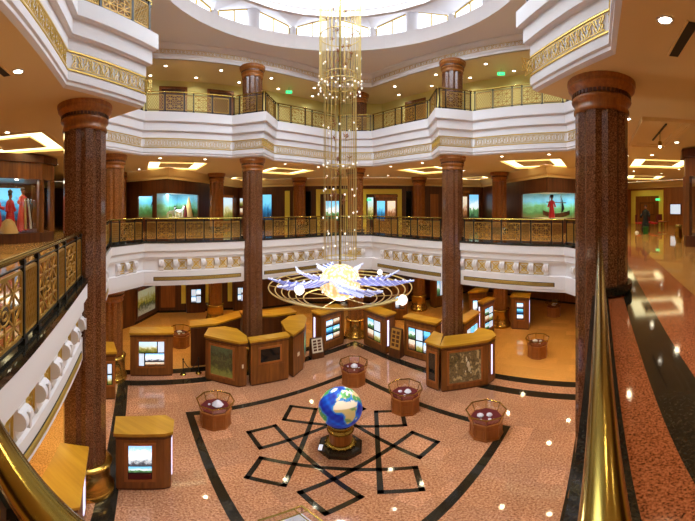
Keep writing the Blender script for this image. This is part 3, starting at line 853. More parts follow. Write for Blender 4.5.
m.build('spoke', M['wire'], ch, True)
def blade(tip, ang_off=0.0, width=0.5):
    T = Vector((tip[0], tip[1], 0)); L = T.length; d = T.normalized(); sd = Vector((-d.y, d.x, 0))
    m = MB(); rb = MB(); n = 9
    def pt(t, s):
        w = width * (0.55 + 0.45 * math.sin(PI * min(1, t * 1.15))) * (1 - t ** 3) + 0.02
        c = d * (0.5 + (L - 0.5) * t) + sd * (0.25 * math.sin(t * PI) * (1 if ang_off >= 0 else -1))
        z = 6.25 + 0.10 * t + 0.34 * max(0, t - .6) + 0.05 * abs(s) - .42 * w * s * (1 if sd.y * 0 + (sd.y) > 0 else -1)
        return c + sd * (w * s) + Vector((0, 0, z))
    rows = []
    for i in range(n * 2 + 1):
        t = i / (n * 2); bump = 1.0 if i % 2 else 0.72
        rows.append([pt(t, -bump), pt(t, 0) + Vector((0, 0, .05)), pt(t, bump)])
    for a, b in zip(rows[:-1], rows[1:]):
        for k in range(2):
            m.face([a[k], b[k], b[k + 1], a[k + 1]]); 
            dn = Vector((0, 0, -0.025)); m.face([a[k + 1] + dn, b[k + 1] + dn, b[k] + dn, a[k] + dn])
    for i in range(1, n * 2, 2): rb.tube([rows[i][0], rows[i][1], rows[i][2]], 0.028, 5)
    rb.tube([r[1] for r in rows], 0.02, 5)
    b = m.build('glass_blade', M['blade'], ch, True)
    x = rb.build('blade_rib', M['blade_rib'], b, True)
for tip, s in (((-2.15, -1.22), 1), ((-1.55, -2.1), -1), ((-1.75, .75), 1), ((-1.1, 1.5), -1), ((0.75, 1.8), 1), ((2.05, 0.45), -1), ((2.35, -1.1), 1), ((1.35, -2.2), -1), ((0.2, -2.3), 1), ((-0.5, 2.0), 1)):
    blade(tip, s)
for (x, y, z, r) in ((1.95, -1.55, 6.12, 0.14), (1.37, 0.5, 6.46, 0.09), (-1.1, -1.35, 6.3, 0.15), (-.25, 1.6, 6.3, .1)):
    m = MB(); m.sphere((x, y, z), r, 16, 10); m.build('planet_lamp', M['bulb'], ch, True)

# ------------------------------------------------------------------ globe
gl = empty('globe', (0.02, -0.1, 0), 0, 'large earth globe on a gilt pedestal in the middle of the star inlay', 'globe')
m = MB(); m.lathe([(0.78, 0), (0.78, 0.16), (0.72, 0.22), (0.40, 0.24)], (0, 0, 0), 8, False); m.build('base', M['black'], gl)
m = MB(); m.lathe([(0.50, 0.235), (0.52, 0.28), (0.5, 0.33), (0.42, 0.36), (0.40, 0.36)], (0, 0, 0), 28)
for i in range(16): m.sphere((0.51 * math.cos(i * PI / 8), 0.51 * math.sin(i * PI / 8), 0.29), 0.045, 6, 4)
m.build('gilt_collar', M['brass'], gl)
m = MB(); m.lathe([(0.385, 0.36), (0.385, 0.82)], (0, 0, 0), 28); m.build('drum', M['capital'], gl)
m = MB(); m.lathe([(0.40, 0.82), (0.45, 0.86), (0.47, 0.92), (0.42, 0.97), (0.36, 1.0), (0.42, 1.06), (0.46, 1.12), (0.40, 1.2), (0.3, 1.2)], (0, 0, 0), 28); m.build('bracket', M['brass'], gl)
m = MB(); m.box((-0.62, -0.36, 0.24), (0.12, 0.28, 0.05)); m.build('control_plate', M['blade_rib'], gl)
LANDS = {
 'africa': [(-6, 35), (10, 37), (20, 32), (32, 31), (35, 28), (43, 12), (51, 12), (41, -2), (40, -15), (35, -24), (32, -29), (20, -35), (16, -28), (12, -17), (13, -5), (9, 4), (4, 6), (-8, 5), (-16, 12), (-17, 20), (-10, 30)],
 'europe': [(-9, 37), (-9, 43), (-2, 44), (-4, 48), (3, 51), (8, 54), (8, 57), (5, 60), (12, 65), (20, 70), (28, 71), (42, 67), (60, 69), (60, 52), (50, 46), (40, 42), (28, 41), (24, 37), (19, 41), (13, 45), (16, 40), (12, 42), (8, 44), (3, 42), (0, 38)],
 'asia': [(60, 52), (60, 69), (80, 73), (105, 77), (140, 72), (180, 68), (170, 60), (160, 56), (142, 58), (135, 45), (127, 38), (121, 38), (121, 28), (108, 20), (105, 10), (98, 8), (95, 17), (88, 22), (80, 14), (77, 8), (72, 20), (66, 25), (57, 25), (50, 30), (48, 38), (52, 44)],
 'arabia': [(35, 28), (36, 35), (48, 30), (52, 25), (59, 22), (52, 16), (44, 12)],
 'samerica': [(-80, 0), (-75, 10), (-62, 10), (-50, 0), (-35, -7), (-40, -22), (-58, -38), (-68, -54), (-74, -45), (-71, -18)],
 'namerica': [(-165, 62), (-160, 70), (-95, 72), (-60, 55), (-68, 45), (-81, 30), (-97, 26), (-88, 16), (-105, 20), (-122, 37), (-130, 52)],
 'greenland': [(-55, 62), (-70, 77), (-30, 83), (-20, 73), (-42, 60)],
 'madagascar': [(44, -24), (47, -25), (50, -15), (48, -14), (44, -18)],
 'uk': [(-5, 50), (1, 52), (-3, 58), (-6, 56)],
 'australia': [(114, -22), (130, -12), (142, -11), (153, -27), (146, -39), (130, -32), (116, -35)]}
def in_poly(x, y, p):
    c = False
    for i in range(len(p)):
        x1, y1 = p[i]; x2, y2 = p[i - 1]
        if (y1 > y) != (y2 > y) and x < (x2 - x1) * (y - y1) / (y2 - y1) + x1: c = not c
    return c
def globe_mesh(r):
    nu, nv = 144, 72; m = MB(); cols = []
    for i in range(nv + 1):
        la = -PI / 2 + PI * i / nv
        for j in range(nu):
            lo = 2 * PI * j / nu
            m.v.append((r * math.cos(la) * math.cos(lo), r * math.cos(la) * math.sin(lo), r * math.sin(la)))
            x = (math.degrees(lo) + 180) % 360 - 180; y = math.degrees(la)
            land = [n for n, p in LANDS.items() if in_poly(x, y, p)]
            nz = math.sin(x * .23) * math.cos(y * .31) + math.sin(x * .07 + y * .13)
            if not land:
                c = srgb(12, 60 + 20 * nz, 178 + 16 * nz)
                near = any(in_poly(x + a, y + b, p) for p in LANDS.values() for a, b in ((4, 0), (-4, 0), (0, 4), (0, -4)))
                if near: c = srgb(50, 130, 200)
            elif y > 72 or 'greenland' in land: c = srgb(240, 244, 246)
            elif 'africa' in land or 'arabia' in land:
                c = srgb(226, 214, 196) if y > 14 else (srgb(190, 168, 110) if nz > -0.4 else srgb(110, 140, 80))
            elif y > 48: c = srgb(60, 150, 80) if nz > -.2 else srgb(225, 228, 220)
            else: c = srgb(70, 140, 80) if nz > 0 else srgb(214, 190, 150)
            cols.append(c)
    fs = []
    for i in range(nv):
        for j in range(nu):
            k = (j + 1) % nu
            fs.append((i * nu + j, i * nu + k, (i + 1) * nu + k, (i + 1) * nu + j))
    me = bpy.data.meshes.new('earth_ball'); me.from_pydata(m.v, [], fs)
    ca = me.color_attributes.new('map', 'FLOAT_COLOR', 'POINT')
    for i, c in enumerate(cols): ca.data[i].color = c
    me.polygons.foreach_set('use_smooth', [True] * len(fs))
    mt, nt, b = newmat('earth_map'); at = nt.nodes.new('ShaderNodeVertexColor'); at.layer_name = 'map'
    nt.links.new(at.outputs['Color'], b.inputs['Base Color']); b.inputs['Roughness'].default_value = 0.35
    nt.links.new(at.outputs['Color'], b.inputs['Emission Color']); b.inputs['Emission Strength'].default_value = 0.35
    me.materials.append(mt); return me
eb = link('earth_ball', globe_mesh(0.74), gl, (0, 0, 1.85)); eb.rotation_euler = (R(4), R(-14), R(-90 + 4))

# ------------------------------------------------------------------ ground floor display cases
def ccw(poly):
    ar = sum(poly[i][0] * poly[(i + 1) % len(poly)][1] - poly[(i + 1) % len(poly)][0] * poly[i][1] for i in range(len(poly)))
    return poly if ar > 0 else poly[::-1]
def face_frame(p, q):
    A = Vector((*p, 0)); B = Vector((*q, 0)); d = (B - A).normalized(); n = Vector((d.y, -d.x, 0))
    return A, d, n, (B - A).length
def panel_on(p, q, u0, u1, z0, z1, proud):
    """thin box lying on the outer side of edge p-q (CCW polygon)"""
    A, d, n, L = face_frame(p, q)
    m = MB(); a = A + d * u0; b = A + d * u1
    vs = []
    for off in (0.0, proud):
        for x, z in ((a, z0), (b, z0), (b, z1), (a, z1)): vs.append(x + n * off + Vector((0, 0, z)))
    m.raw(vs, [(0, 3, 2, 1), (4, 5, 6, 7), (0, 1, 5, 4), (1, 2, 6, 5), (2, 3, 7, 6), (3, 0, 4, 7)])
    return m
def case(poly, label, faces, h=2.46, group='wooden display cases on the ground floor', name='display_case', top_over=0.06):
    poly = ccw(poly)
    cx = sum(p[0] for p in poly) / len(poly); cy = sum(p[1] for p in poly) / len(poly)
    t = empty(name, (cx, cy, 0), 0, label, 'display case', group)
    m = MB(); m.prism(poly, 0.1, h - 0.1); body = m.build('body', M['wood' if faces else 'darkwood'], t, True)
    m = MB(); m.prism(offset(poly, -0.03), 0, 0.1); m.build('toe_kick', M['darkwood'], t, True)
    m = MB(); m.prism(offset(poly, 0.025), h - 0.24, h - 0.19); m.build('moulding', M['darkwood'], t, True)
    m = MB(); m.prism(offset(poly, top_over), h - 0.1, h); m.build('top', M['goldtop'], t, True)
    for (a, b, kind) in faces:
        # nearest edge of the polygon to the wanted face a-b
        best = min(edges_of(poly), key=lambda e: (Vector(e[0]) + Vector(e[1]) - Vector(a) - Vector(b)).length)
        A, d, n, L = face_frame(*best)
        fr = lambda u0, u1, z0, z1, name, mat, pr, par: panel_on(best[0], best[1], u0, u1, z0, z1, pr).build(name, mat, par, True)
        def frame(u0, u1, z0, z1):
            m = MB()
            for x in (panel_on(best[0], best[1], u0 - .1, u0, z0 - .1, z1 + .1, .04), panel_on(best[0], best[1], u1, u1 + .1, z0 - .1, z1 + .1, .04), panel_on(best[0], best[1], u0, u1, z0 - .1, z0, .04), panel_on(best[0], best[1], u0, u1, z1, z1 + .1, .04)): m.raw(x.v, x.f)
            return m.build('frame', M['midwood'], t, True)
        if kind[0] == 'scene':     # one big diorama window
            u0, u1 = L * kind[2], L * (1 - kind[2]); f = frame(u0, u1, kind[3], kind[4])
            fr(u0, u1, kind[3], kind[4], 'scene', M[kind[1]], 0.012, t); fr(u0, u1, kind[3], kind[4], 'glass', M['glass'], 0.03 if kind[1] != 'burrow' else 0.1, f)
            if kind[1] == 'burrow':
                m = MB(); um = (u0 + u1) / 2 + .15
                for du, z, r in ((0, 1.35, .2), (.06, 1.1, .17), (-.08, 1.6, .12), (-.1, 1.72, .07), (-.14, 1.0, .06), (.14, .9, .06)):
                    p = A + d * (um + du) + n * .015; m.sphere((p.x, p.y, z), r * .42, 10, 6, 2.0)
                m.build('model_animal', M['whiteboard'], t, True)
        elif kind[0] == 'screen':
            u0, u1 = L * .24, L * .76; f = frame(u0, u1, 1.25, 1.95); fr(u0, u1, 1.25, 1.95, 'screen', M['black_glass'], 0.02, t)
            fr(L * .1, L * .9, 0.3, 1.05, 'lower_panel', M['wood'], 0.02, t)
        elif kind[0] == 'photos':   # grid of lit photographs: kind = photos, cols, rows, margin, z0, z1
            _, nc, nr, mg, z0, z1 = kind[:6]; u0, u1 = L * mg, L * (1 - mg)
            frame(u0, u1, z0, z1); fr(u0, u1, z0, z1, 'light_box', M['black_glass'], 0.01, t)
            cw = (u1 - u0) / nc; rh = (z1 - z0) / nr
            for c in range(nc):
                for r in range(nr):
                    fr(u0 + cw * c + .045, u0 + cw * (c + 1) - .045, z0 + rh * r + .045, z0 + rh * (r + 1) - .045, 'photograph', M['land'][(c * 2 + r * 3 + int(abs(a[0]) * 7)) % 6], 0.03, t)
        elif kind[0] == 'mosaic':   # unequal lit photographs: mosaic, margin, z0, z1, [(u0,u1,v0,v1,index)]
            _, mg, z0, z1, rects = kind; u0, u1 = L * mg, L * (1 - mg)
            frame(u0, u1, z0, z1); fr(u0, u1, z0, z1, 'light_box', M['black_glass'], 0.01, t)
            for a_, b_, c_, d_, k_ in rects:
                fr(u0 + (u1 - u0) * a_ + .015, u0 + (u1 - u0) * b_ - .015, z0 + (z1 - z0) * c_ + .015, z0 + (z1 - z0) * d_ - .015, 'photograph' if k_ >= 0 else 'red_panel', M['land'][k_] if k_ >= 0 else M['red'], 0.03, t)
        elif kind[0] == 'led':
            fr(L * kind[1], L * kind[2], 0.5, 2.1, 'light_strip', M['led'], 0.02, t)
        elif kind[0] == 'sign':
            fr(L * .4, L * .6, 1.05, 1.25, 'sign_plate', M['whiteboard'], 0.015, t)
    return t
case([(-4.86, -4.95), (-3.96, -4.06), (-3.88, -3.88), (-4.18, -3.45), (-4.48, -3.42), (-5.4, -4.42)], 'narrow wooden case with two stacked lit landscapes beside the near left column',
     [((-4.86, -4.95), (-3.96, -4.06), ('mosaic', .25, .55, 2.0, [(0, 1, .42, 1, 2), (0, 1, .21, .41, 1), (0, 1, 0, .2, -1)])), ((-3.88, -3.88), (-4.18, -3.45), ('led', .3, .45))])
case([(-10.35, 0.75), (-8.7, 2.3), (-9.2, 2.85), (-10.85, 1.32)], 'wooden case with four lit pictures beside the far left column', [((-10.35, .75), (-8.7, 2.3), ('mosaic', .2, .6, 1.98, [(0, .72, .56, 1, 0), (.74, 1, .56, 1, 3), (0, .22, .02, .53, 3), (.25, 1, .2, .53, 2), (.25, 1, .02, .18, 4)]))])
case([(-7.1, 3.0), (-5.2, 3.05), (-4.9, 3.32), (-5.2, 3.85), (-6.05, 4.5), (-6.8, 4.5), (-7.4, 3.9)], 'wooden case with a dark green forest scene in front of the rear left column',
     [((-7.1, 3.0), (-5.2, 3.05), ('scene', 'forest', .17, .45, 2.0)), ((-5.2, 3.05), (-4.9, 3.32), ('sign',))])
case([(-4.7, 3.4), (-3.14, 4.72), (-3.42, 5.05), (-4.96, 3.74)], 'wooden panel case with a black rectangular screen in front of the rear left column', [((-4.7, 3.4), (-3.14, 4.72), ('screen',))])
case([(-2.95, 4.92), (-2.65, 6.0), (-2.85, 7.5), (-3.15, 8.0), (-3.85, 7.5), (-4.05, 6.5), (-3.42, 5.35)], 'six sided wooden case with a turquoise reef picture on its narrow side',
     [((-2.65, 6.0), (-2.85, 7.5), ('scene', 'reef', .12, .45, 2.0)), ((-2.95, 4.92), (-2.65, 6.0), ('sign',))])
case([(-8.55, 3.75), (-7.5, 4.85), (-6.78, 6.6), (-7.3, 7.35), (-8.0, 5.6), (-8.95, 4.35)], 'low dark counter with honey top curving behind the forest scene case', [], 2.42)
case([(-3.75, 8.55), (-4.9, 7.5), (-6.55, 6.85), (-7.2, 7.5), (-5.6, 8.2), (-4.35, 9.2)], 'low dark counter with honey top curving behind the rear left column', [], 2.42)
case([(-2.05, 8.3), (-0.72, 9.9), (-1.35, 10.45), (-2.7, 8.85)], 'corner case with lit pictures on the left under the chandelier disc', [((-2.05, 8.3), (-.72, 9.9), ('photos', 2, 3, .2, .6, 1.95)), ((-2.05, 8.3), (-2.7, 8.85), ('led', .2, .36))])
case([(0.62, 9.9), (2.0, 8.3), (2.65, 8.85), (1.3, 10.45)], 'corner case with lit pictures on the right under the chandelier disc', [((.62, 9.9), (2.0, 8.3), ('photos', 2, 2, .2, .6, 1.95)), ((2.0, 8.3), (2.65, 8.85), ('led', .2, .34))])
case([(3.15, 8.05), (4.8, 6.55), (5.25, 7.05), (3.62, 8.55)], 'wooden case with six lit pictures left of the rear right column', [((3.15, 8.05), (4.8, 6.55), ('photos', 3, 2, .14, .5, 1.9)), ((3.15, 8.05), (3.62, 8.55), ('led', .3, .45))])
case([(3.78, 4.28), (4.28, 3.68), (4.75, 4.9), (4.45, 5.35)], 'slim side case with a dark glass window against the burrow diorama case', [((3.78, 4.28), (4.28, 3.68), ('scene', 'black_glass', .24, .5, 1.95))])
case([(4.38, 3.56), (6.75, 3.5), (7.3, 3.85), (7.4, 4.5), (6.95, 5.15), (6.45, 4.58), (4.85, 4.58)], 'large angular wooden case with a pale animal burrow diorama before the rear right column',
     [((4.38, 3.56), (6.75, 3.5), ('scene', 'burrow', .16, .45, 2.05)), ((6.75, 3.5), (7.3, 3.85), ('led', .45, .6)), ((7.3, 3.85), (7.4, 4.5), ('led', .3, .6))])
case([(6.45, 6.3), (7.95, 7.7), (7.6, 8.2), (6.1, 6.8)], 'wooden case peeking out just right of the rear right column', [((6.45, 6.3), (7.95, 7.7), ('photos', 3, 1, .15, .8, 1.9))])
case([(8.85, 9.3), (10.1, 10.1), (9.85, 10.6), (8.7, 9.8)], 'tall narrow case with glowing edge strips before the right rear amber column', [((8.85, 9.3), (10.1, 10.1), ('photos', 2, 3, .15, .5, 2.0)), ((8.85, 9.3), (8.7, 9.8), ('led', .15, .35))])
case([(8.9, 12.4), (10.35, 12.2), (10.75, 12.75), (9.8, 13.3)], 'distant wooden case with a pink exhibit seen over the narrow case', [((8.9, 12.4), (10.35, 12.2), ('photos', 2, 1, .2, .9, 1.8))])
case([(11.5, 10.05), (12.6, 9.2), (13.15, 9.95), (12.1, 10.8)], 'wooden case with three stacked lit screens at far right of the ground floor', [((11.5, 10.05), (12.6, 9.2), ('photos', 1, 3, .3, .75, 2.0)), ((12.6, 9.2), (13.15, 9.95), ('led', .2, .4))])
case([(-4.0, -7.6), (-5.22, -6.36), (-4.78, -5.95), (-3.2, -7.25), (-3.25, -7.45)], 'wooden case with a bare honey top directly below the near left railing', [((-4.78, -5.95), (-3.2, -7.25), ('led', .6, .75))])
case([(-13.2, -1.2), (-12.2, -0.4), (-12.9, 0.9), (-13.9, 0.2)], 'wooden cabinet in the gloom between the near left column and the gallery front', [((-13.2, -1.2), (-12.2, -.4), ('photos', 1, 2, .25, .8, 1.9))])
case([(-10.0, -.75), (-9.15, -1.3), (-9.45, -1.75), (-10.4, -1.2)], 'wooden cabinet with honey top peeking out just right of the near left column', [((-9.45, -1.75), (-9.15, -1.3), ('photos', 1, 2, .25, .8, 1.9))])
case([(2.9, 14.6), (4.2, 14.3), (4.3, 14.9), (3.0, 15.2)], 'dark distant case behind the right planet lamps', [((2.9, 14.6), (4.2, 14.3), ('photos', 2, 1, .2, .9, 1.9))], 3.0)
case([(7.1, 17.0), (8.6, 17.6), (8.3, 18.2), (6.8, 17.6)], 'distant case with tall lit pictures left of the rear right column', [((7.1, 17.0), (8.6, 17.6), ('photos', 3, 1, .15, 1.0, 2.6))], 3.2)

# vitrines
def oct_(r, a0=PI / 8): return [(r * math.cos(a0 + i * PI / 4), r * math.sin(a0 + i * PI / 4)) for i in range(8)]
def vit_meshes():
    m = MB(); m.prism(oct_(0.61), 0.08, 0.70); m.prism(oct_(0.64), 0.0, 0.08); m.prism(oct_(0.66), 0.70, 0.78)
    for i in range(8):
        a, b = oct_(0.615)[i], oct_(0.615)[(i + 1) % 8]
        A = Vector((*a, 0)); B = Vector((*b, 0))
        p = A.lerp(B, .15); q = A.lerp(B, .85)
        for z0, z1 in ((.18, .2), (.5, .52)): m.bar((p.x, p.y, z0), (q.x, q.y, z0), .02, .03)
        m.bar((p.x, p.y, .18), (p.x, p.y, .51), .03, .02); m.bar((q.x, q.y, .18), (q.x, q.y, .51), .03, .02)
    return m
VB = bpy.data.meshes.new('base'); _m = vit_meshes(); VB.from_pydata(_m.v, [], _m.f); VB.materials.append(M['midwood'])
VC = lm('cloth', lambda m: m.prism(oct_(0.58), 0.785, 0.83), M['red'])
def vg(m):
    o1, o2 = oct_(0.62), oct_(0.75)
    for i in range(8):
        j = (i + 1) % 8
        m.face([(*o1[i], .78), (*o1[j], .78), (*o2[j], 1.12), (*o2[i], 1.12)])
VG = lm('glass', vg, M['vitrine_glass'])
def vr(m):
    o1, o2 = oct_(0.62), oct_(0.75)
    for i in range(8):
        j = (i + 1) % 8
        m.bar((*o2[i], 1.13), (*o2[j], 1.13), .036, .036); m.bar((*o1[i], .79), (*o2[i], 1.13), .02, .02)
VR = lm('rim', vr, M['brass'])
def vlid(m): m.face([(*p, 1.155) for p in oct_(0.66)])
VITEM = ['tallest pale crystal specimen', 'small pale rock at one side', 'second small pale rock', 'third small pale rock', 'fourth small pale rock']
VL = [(-4.78, 0.02, 'octagonal glass vitrine at the left tip of the black floor diamond', [(0.08, 0.05, .2, .28), (-.25, -.05, .07, .09)]),
      (0.2, 5.0, 'octagonal glass vitrine at the back behind the globe', [(0.03, 0, .19, .22), (-.3, .05, .06, .08), (.28, -.1, .06, .08), (.05, -.32, .05, .08)]),
      (2.52, 2.5, 'octagonal glass vitrine between the globe and the burrow case', [(.12, .02, .14, .18), (-.2, .1, .12, .1), (-.05, -.25, .08, .08)]),
      (5.18, 0.0, 'octagonal glass vitrine at the right tip of the black floor diamond', [(-.2, .08, .13, .14), (.12, -.02, .14, .16), (.02, -.28, .08, .1), (-.28, -.18, .06, .08)]),
      (10.85, 5.3, 'octagonal glass vitrine alone on the warm lit floor at right', [(-.12, .1, .16, .2), (.18, -.05, .13, .16), (0, -.25, .08, .1)]),
      (16.1, 10.8, 'farthest octagonal glass vitrine beside the back wainscot at right', [(0, 0, .2, .2), (.36, .1, .1, .14)]),
      (-10.8, 5.8, 'octagonal glass vitrine behind the four picture case at left', [(-.1, 0, .16, .16), (.2, .05, .12, .12), (.05, -.25, .1, .1)])]
for x, y, lab, it in VL:
    t = empty('vitrine', (x, y, 0), 0, lab, 'vitrine', 'octagonal glass vitrines on the ground floor')
    link('base', VB, t); link('cloth', VC, t); link('glass', VG, t); link('rim', VR, t)
    for i, (dx, dy, r, hh) in enumerate(it):
        random.seed(int(x * 31 + y * 17 + i))
        kk = 1.25 if i == 0 else .9; r *= kk; hh *= min(1.0, kk); m = MB(); m.lathe([(r * .6, 0), (r * random.uniform(.8, 1.1), hh * .3), (r * random.uniform(.6, .95), hh * .65), (r * .3, hh * .92), (1e-5, hh)], (0, 0, 0), 7, False)
        o = m.build('mineral_specimen', M['mineral'], None, False, (x + dx, y + dy, 0.832))
        tag(o, VITEM[i] + ' in the ' + lab.split('vitrine ')[1].replace('at the ', '').replace('alone on the ', '').replace('the ', '') + ' vitrine', 'mineral', 'specimens on red cloth')
# square vitrine cut by the lower edge of the view, tilted 45 degrees, with a white terrain model
t = empty('table_vitrine', (-0.42, -4.62, 0), R(45), 'square gilt framed glass table with a white relief model at the near tip', 'vitrine')
t.location = (-0.36, -4.75, 0); t.rotation_euler = (0, 0, R(48))
m = MB(); m.prism([(-.48, -.48), (.48, -.48), (.48, .48), (-.48, .48)], 0.0, 0.85); m.build('base', M['midwood'], t)
m = MB(); m.prism([(-.45, -.45), (.45, -.45), (.45, .45), (-.45, .45)], 0.85, 0.9)
random.seed(5)
for i in range(24): m.lathe([(random.uniform(.05, .12), 0.9), (.04, .9 + random.uniform(.02, .08)), (1e-5, .9 + random.uniform(.08, .14))], (random.uniform(-.3, .3), random.uniform(-.3, .3), 0), 6, False)
m.build('relief_model', M['mineral'], t)
m = MB(); q = [(-.5, -.5), (.5, -.5), (.5, .5), (-.5, .5)]
for i in range(4):
    a, b = q[i], q[(i + 1) % 4]; m.bar((*a, 1.12), (*b, 1.12), .04, .04); m.bar((*a, .85), (*a, 1.12), .03, .03)
m.bar((-.5, .3, 1.12), (.5, .3, 1.12), .025, .025); m.bar((.3, -.5, 1.12), (.3, .5, 1.12), .025, .025)
m.build('rim', M['brass'], t)
m = MB(); m.face([(-.5, -.5, 1.125), (.5, -.5, 1.125), (.5, .5, 1.125), (-.5, .5, 1.125)]); m.build('glass', M['glass'], t)

# stanchions and rope
def stanchion(x, y, label):
    t = empty('stanchion', (x, y, 0), 0, label, 'stanchion', 'rope stanchions by the forest case')
    m = MB(); m.lathe([(0.17, 0), (0.17, .03), (.06, .06), (.03, .08)], (0, 0, 0), 16); m.build('foot', M['brass'], t)
    m = MB(); m.lathe([(0.025, .08), (0.025, .86), (.045, .88), (.045, .92), (.02, .96)], (0, 0, 0), 10); m.build('pole', M['iron'], t)
stanchion(-8.35, 2.75, 'brass footed stanchion beside the four picture case'); stanchion(-7.75, 3.35, 'stanchion beside the dark side of the honey counter')
m = MB(); m.tube([(-8.32 + .54 * u, 2.78 + .54 * u, 0.80 - .45 * (1 - (2 * u - 1) ** 2)) for u in [i / 10 for i in range(11)]], 0.02, 6)
tag(m.build('rope', M['iron']), 'dark rope sagging between the two stanchions', 'rope')

# sign boards
def signboard(x, y, rz, w, h, label, mat):
    t = empty('sign_board', (x, y, 0), rz, label, 'sign')
    m = MB(); vs = []
    m.raw([(-w / 2, 0, 0), (w / 2, 0, 0), (w / 2, .55, 0), (-w / 2, .55, 0), (-w / 2, .3, h), (w / 2, .3, h), (w / 2, .42, h), (-w / 2, .42, h)], [(0, 3, 2, 1), (4, 5, 6, 7), (0, 1, 5, 4), (1, 2, 6, 5), (2, 3, 7, 6), (3, 0, 4, 7)])
    m.build('stand', M['darkwood'], t)
    P = lambda u, v: (-w / 2 + w * u, 0.3 * v - .015, h * v)
    m = MB(); m.face([P(.06, .3), P(.94, .3), P(.94, .97), P(.06, .97)]); b = m.build('board', mat, t)
    m = MB()
    for r in range(4):
        for c in range(2): m.face([(x_, y_ - .004, z_) for x_, y_, z_ in (P(.16 + c * .38, .38 + r * .14), P(.44 + c * .38, .38 + r * .14), P(.44 + c * .38, .48 + r * .14), P(.16 + c * .38, .48 + r * .14))])
    m.build('print', M['darkwood'], b)
signboard(-2.05, 7.5, R(35), 0.8, 1.2, 'low lectern board with a pale sheet beside the six sided case', M['whiteboard'])
signboard(2.5, 7.85, R(-40), 0.8, 1.75, 'tall leaning golden map board between the two right rear picture cases', M['goldboard'])
# ================================================================== PART 3

# ------------------------------------------------------------------ things on the walls
def wall_frame(P, Q):
    A = Vector((*P, 0)); d = (Vector((*Q, 0)) - A).normalized(); n = Vector((d.y, -d.x, 0))
    if n.dot(-A) < 0: n = -n           # face the atrium
    return A, d, n
def wbox(m, fr, u0, u1, z0, z1, o0, o1):
    A, d, n = fr
    vs = []
    for o in (o0, o1):
        for u, z in ((u0, z0), (u1, z0), (u1, z1), (u0, z1)): vs.append(A + d * u + n * o + Vector((0, 0, z)))
    m.raw(vs, [(0, 3, 2, 1), (4, 5, 6, 7), (0, 1, 5, 4), (1, 2, 6, 5), (2, 3, 7, 6), (3, 0, 4, 7)])
    return m
def wthing(name, fr, u, z, label, cat, group=None):
    A, d, n = fr; p = A + d * u + n * 0.01
    return empty(name, (p.x, p.y, z), 0, label, cat, group)
def framed(name, fr, u0, u1, z0, z1, label, cat, mat, fmat='wood', fw=0.12, group=None, proud=0.08):
    t = wthing(name, fr, u0, z0, label, cat, group)
    m = MB()
    for q in ((u0 - fw, u0, z0 - fw, z1 + fw), (u1, u1 + fw, z0 - fw, z1 + fw), (u0, u1, z0 - fw, z0), (u0, u1, z1, z1 + fw)): wbox(m, fr, *q, 0.01, proud)
    m.build('frame', M[fmat], t, True)
    m = MB(); wbox(m, fr, u0, u1, z0, z1, 0.01, proud * .5); m.build('picture', mat if not isinstance(mat, str) else M[mat], t, True)
    return t
GW0, GW1, GW2 = wall_frame(G1[1], G1[2]), wall_frame(G1[2], G1[3]), wall_frame(G1[3], G1[4])
framed('painting', GW0, 0.35, 3.0, 0.55, 2.45, 'large framed plant picture on the dark ground floor wall at far left', 'picture', 'olive', 'darkwood', .18)
def wslab(name, fr, u0, u1, z0, z1, label, cat, mat, group=None, o=0.05):
    m = MB(); wbox(m, fr, u0, u1, z0, z1, 0.005, o); return tag(m.build(name, M[mat]), label, cat, group)
wslab('wall_panel', GW1, 0.25, 1.55, 0.45, 4.3, 'plain light wood panel between the plant picture and a yellow strip', 'wall panel', 'midwood')
def skirting(name, P, z, mat='black'):
    m = MB()
    for a, b in zip(P[:-1], P[1:]):
        wbox(m, wall_frame(a, b), 0, (Vector(a) - Vector(b)).length, z, z + .18, 0.0, .03)
    struct(m.build(name, M[mat]))
skirting('baseboard_ground', G1[1:10], 0)
g = 'yellow strips on the back wall'
wslab('yellow_pilaster', GW1, 2.1, 2.5, 0.75, 3.4, 'yellow wall strip left of the first cabinet with a lit window', 'wall panel', 'yellow', g)
wslab('yellow_pilaster', GW1, 4.25, 4.75, 0.75, 3.4, 'yellow wall strip right of the first cabinet with a lit window', 'wall panel', 'yellow', g)
wslab('yellow_pilaster', GW2, 0.5, 0.92, 0.75, 3.4, 'yellow wall strip left of the second cabinet with a lit window', 'wall panel', 'yellow', g)
def lit_cabinet(fr, u0, u1, label):
    t = wthing('wall_cabinet', fr, u0, 0, label, 'cabinet', 'cabinets with lit four pane windows on the back wall')
    m = MB(); wbox(m, fr, u0 - .4, u1 + .4, 0.0, 3.2, 0.03, .35); m.build('body', M['darkwood'], t, True)
    w = (u1 - u0) / 2; h = 1.15 / 2
    for i in range(2):
        for j in range(2):
            m = MB(); wbox(m, fr, u0 + w * i + .03, u0 + w * (i + 1) - .03, .85 + h * j + .03, .85 + h * (j + 1) - .03, .345, .365); m.build('lit_pane', M['land'][3 if (i + j) % 2 else 2], t, True)
    m = MB(); wbox(m, fr, u0 - .04, u1 + .04, .81, 2.04, .33, .352); m.build('frame', M['iron'], t, True)
lit_cabinet(GW1, 2.95, 3.85, 'dark cabinet with a lit four pane window between two yellow strips')
lit_cabinet(GW2, 1.4, 2.05, 'dark cabinet with a lit four pane window just left of the rear left column')
GE = wall_frame(G1[7], G1[8])
wslab('wainscot', GE, 6.0, 12.5, 0.2, 3.2, 'reddish wainscot panel on the back wall at right of the ground floor', 'wall panel', 'wood')
for i in range(9):
    pass
GN = wall_frame(G1[5], G1[6])
framed('painting', GN, 3.6, 5.2, 1.0, 3.0, 'lit forest picture on the back wall behind the chandelier disc', 'picture', 'olive', 'darkwood')

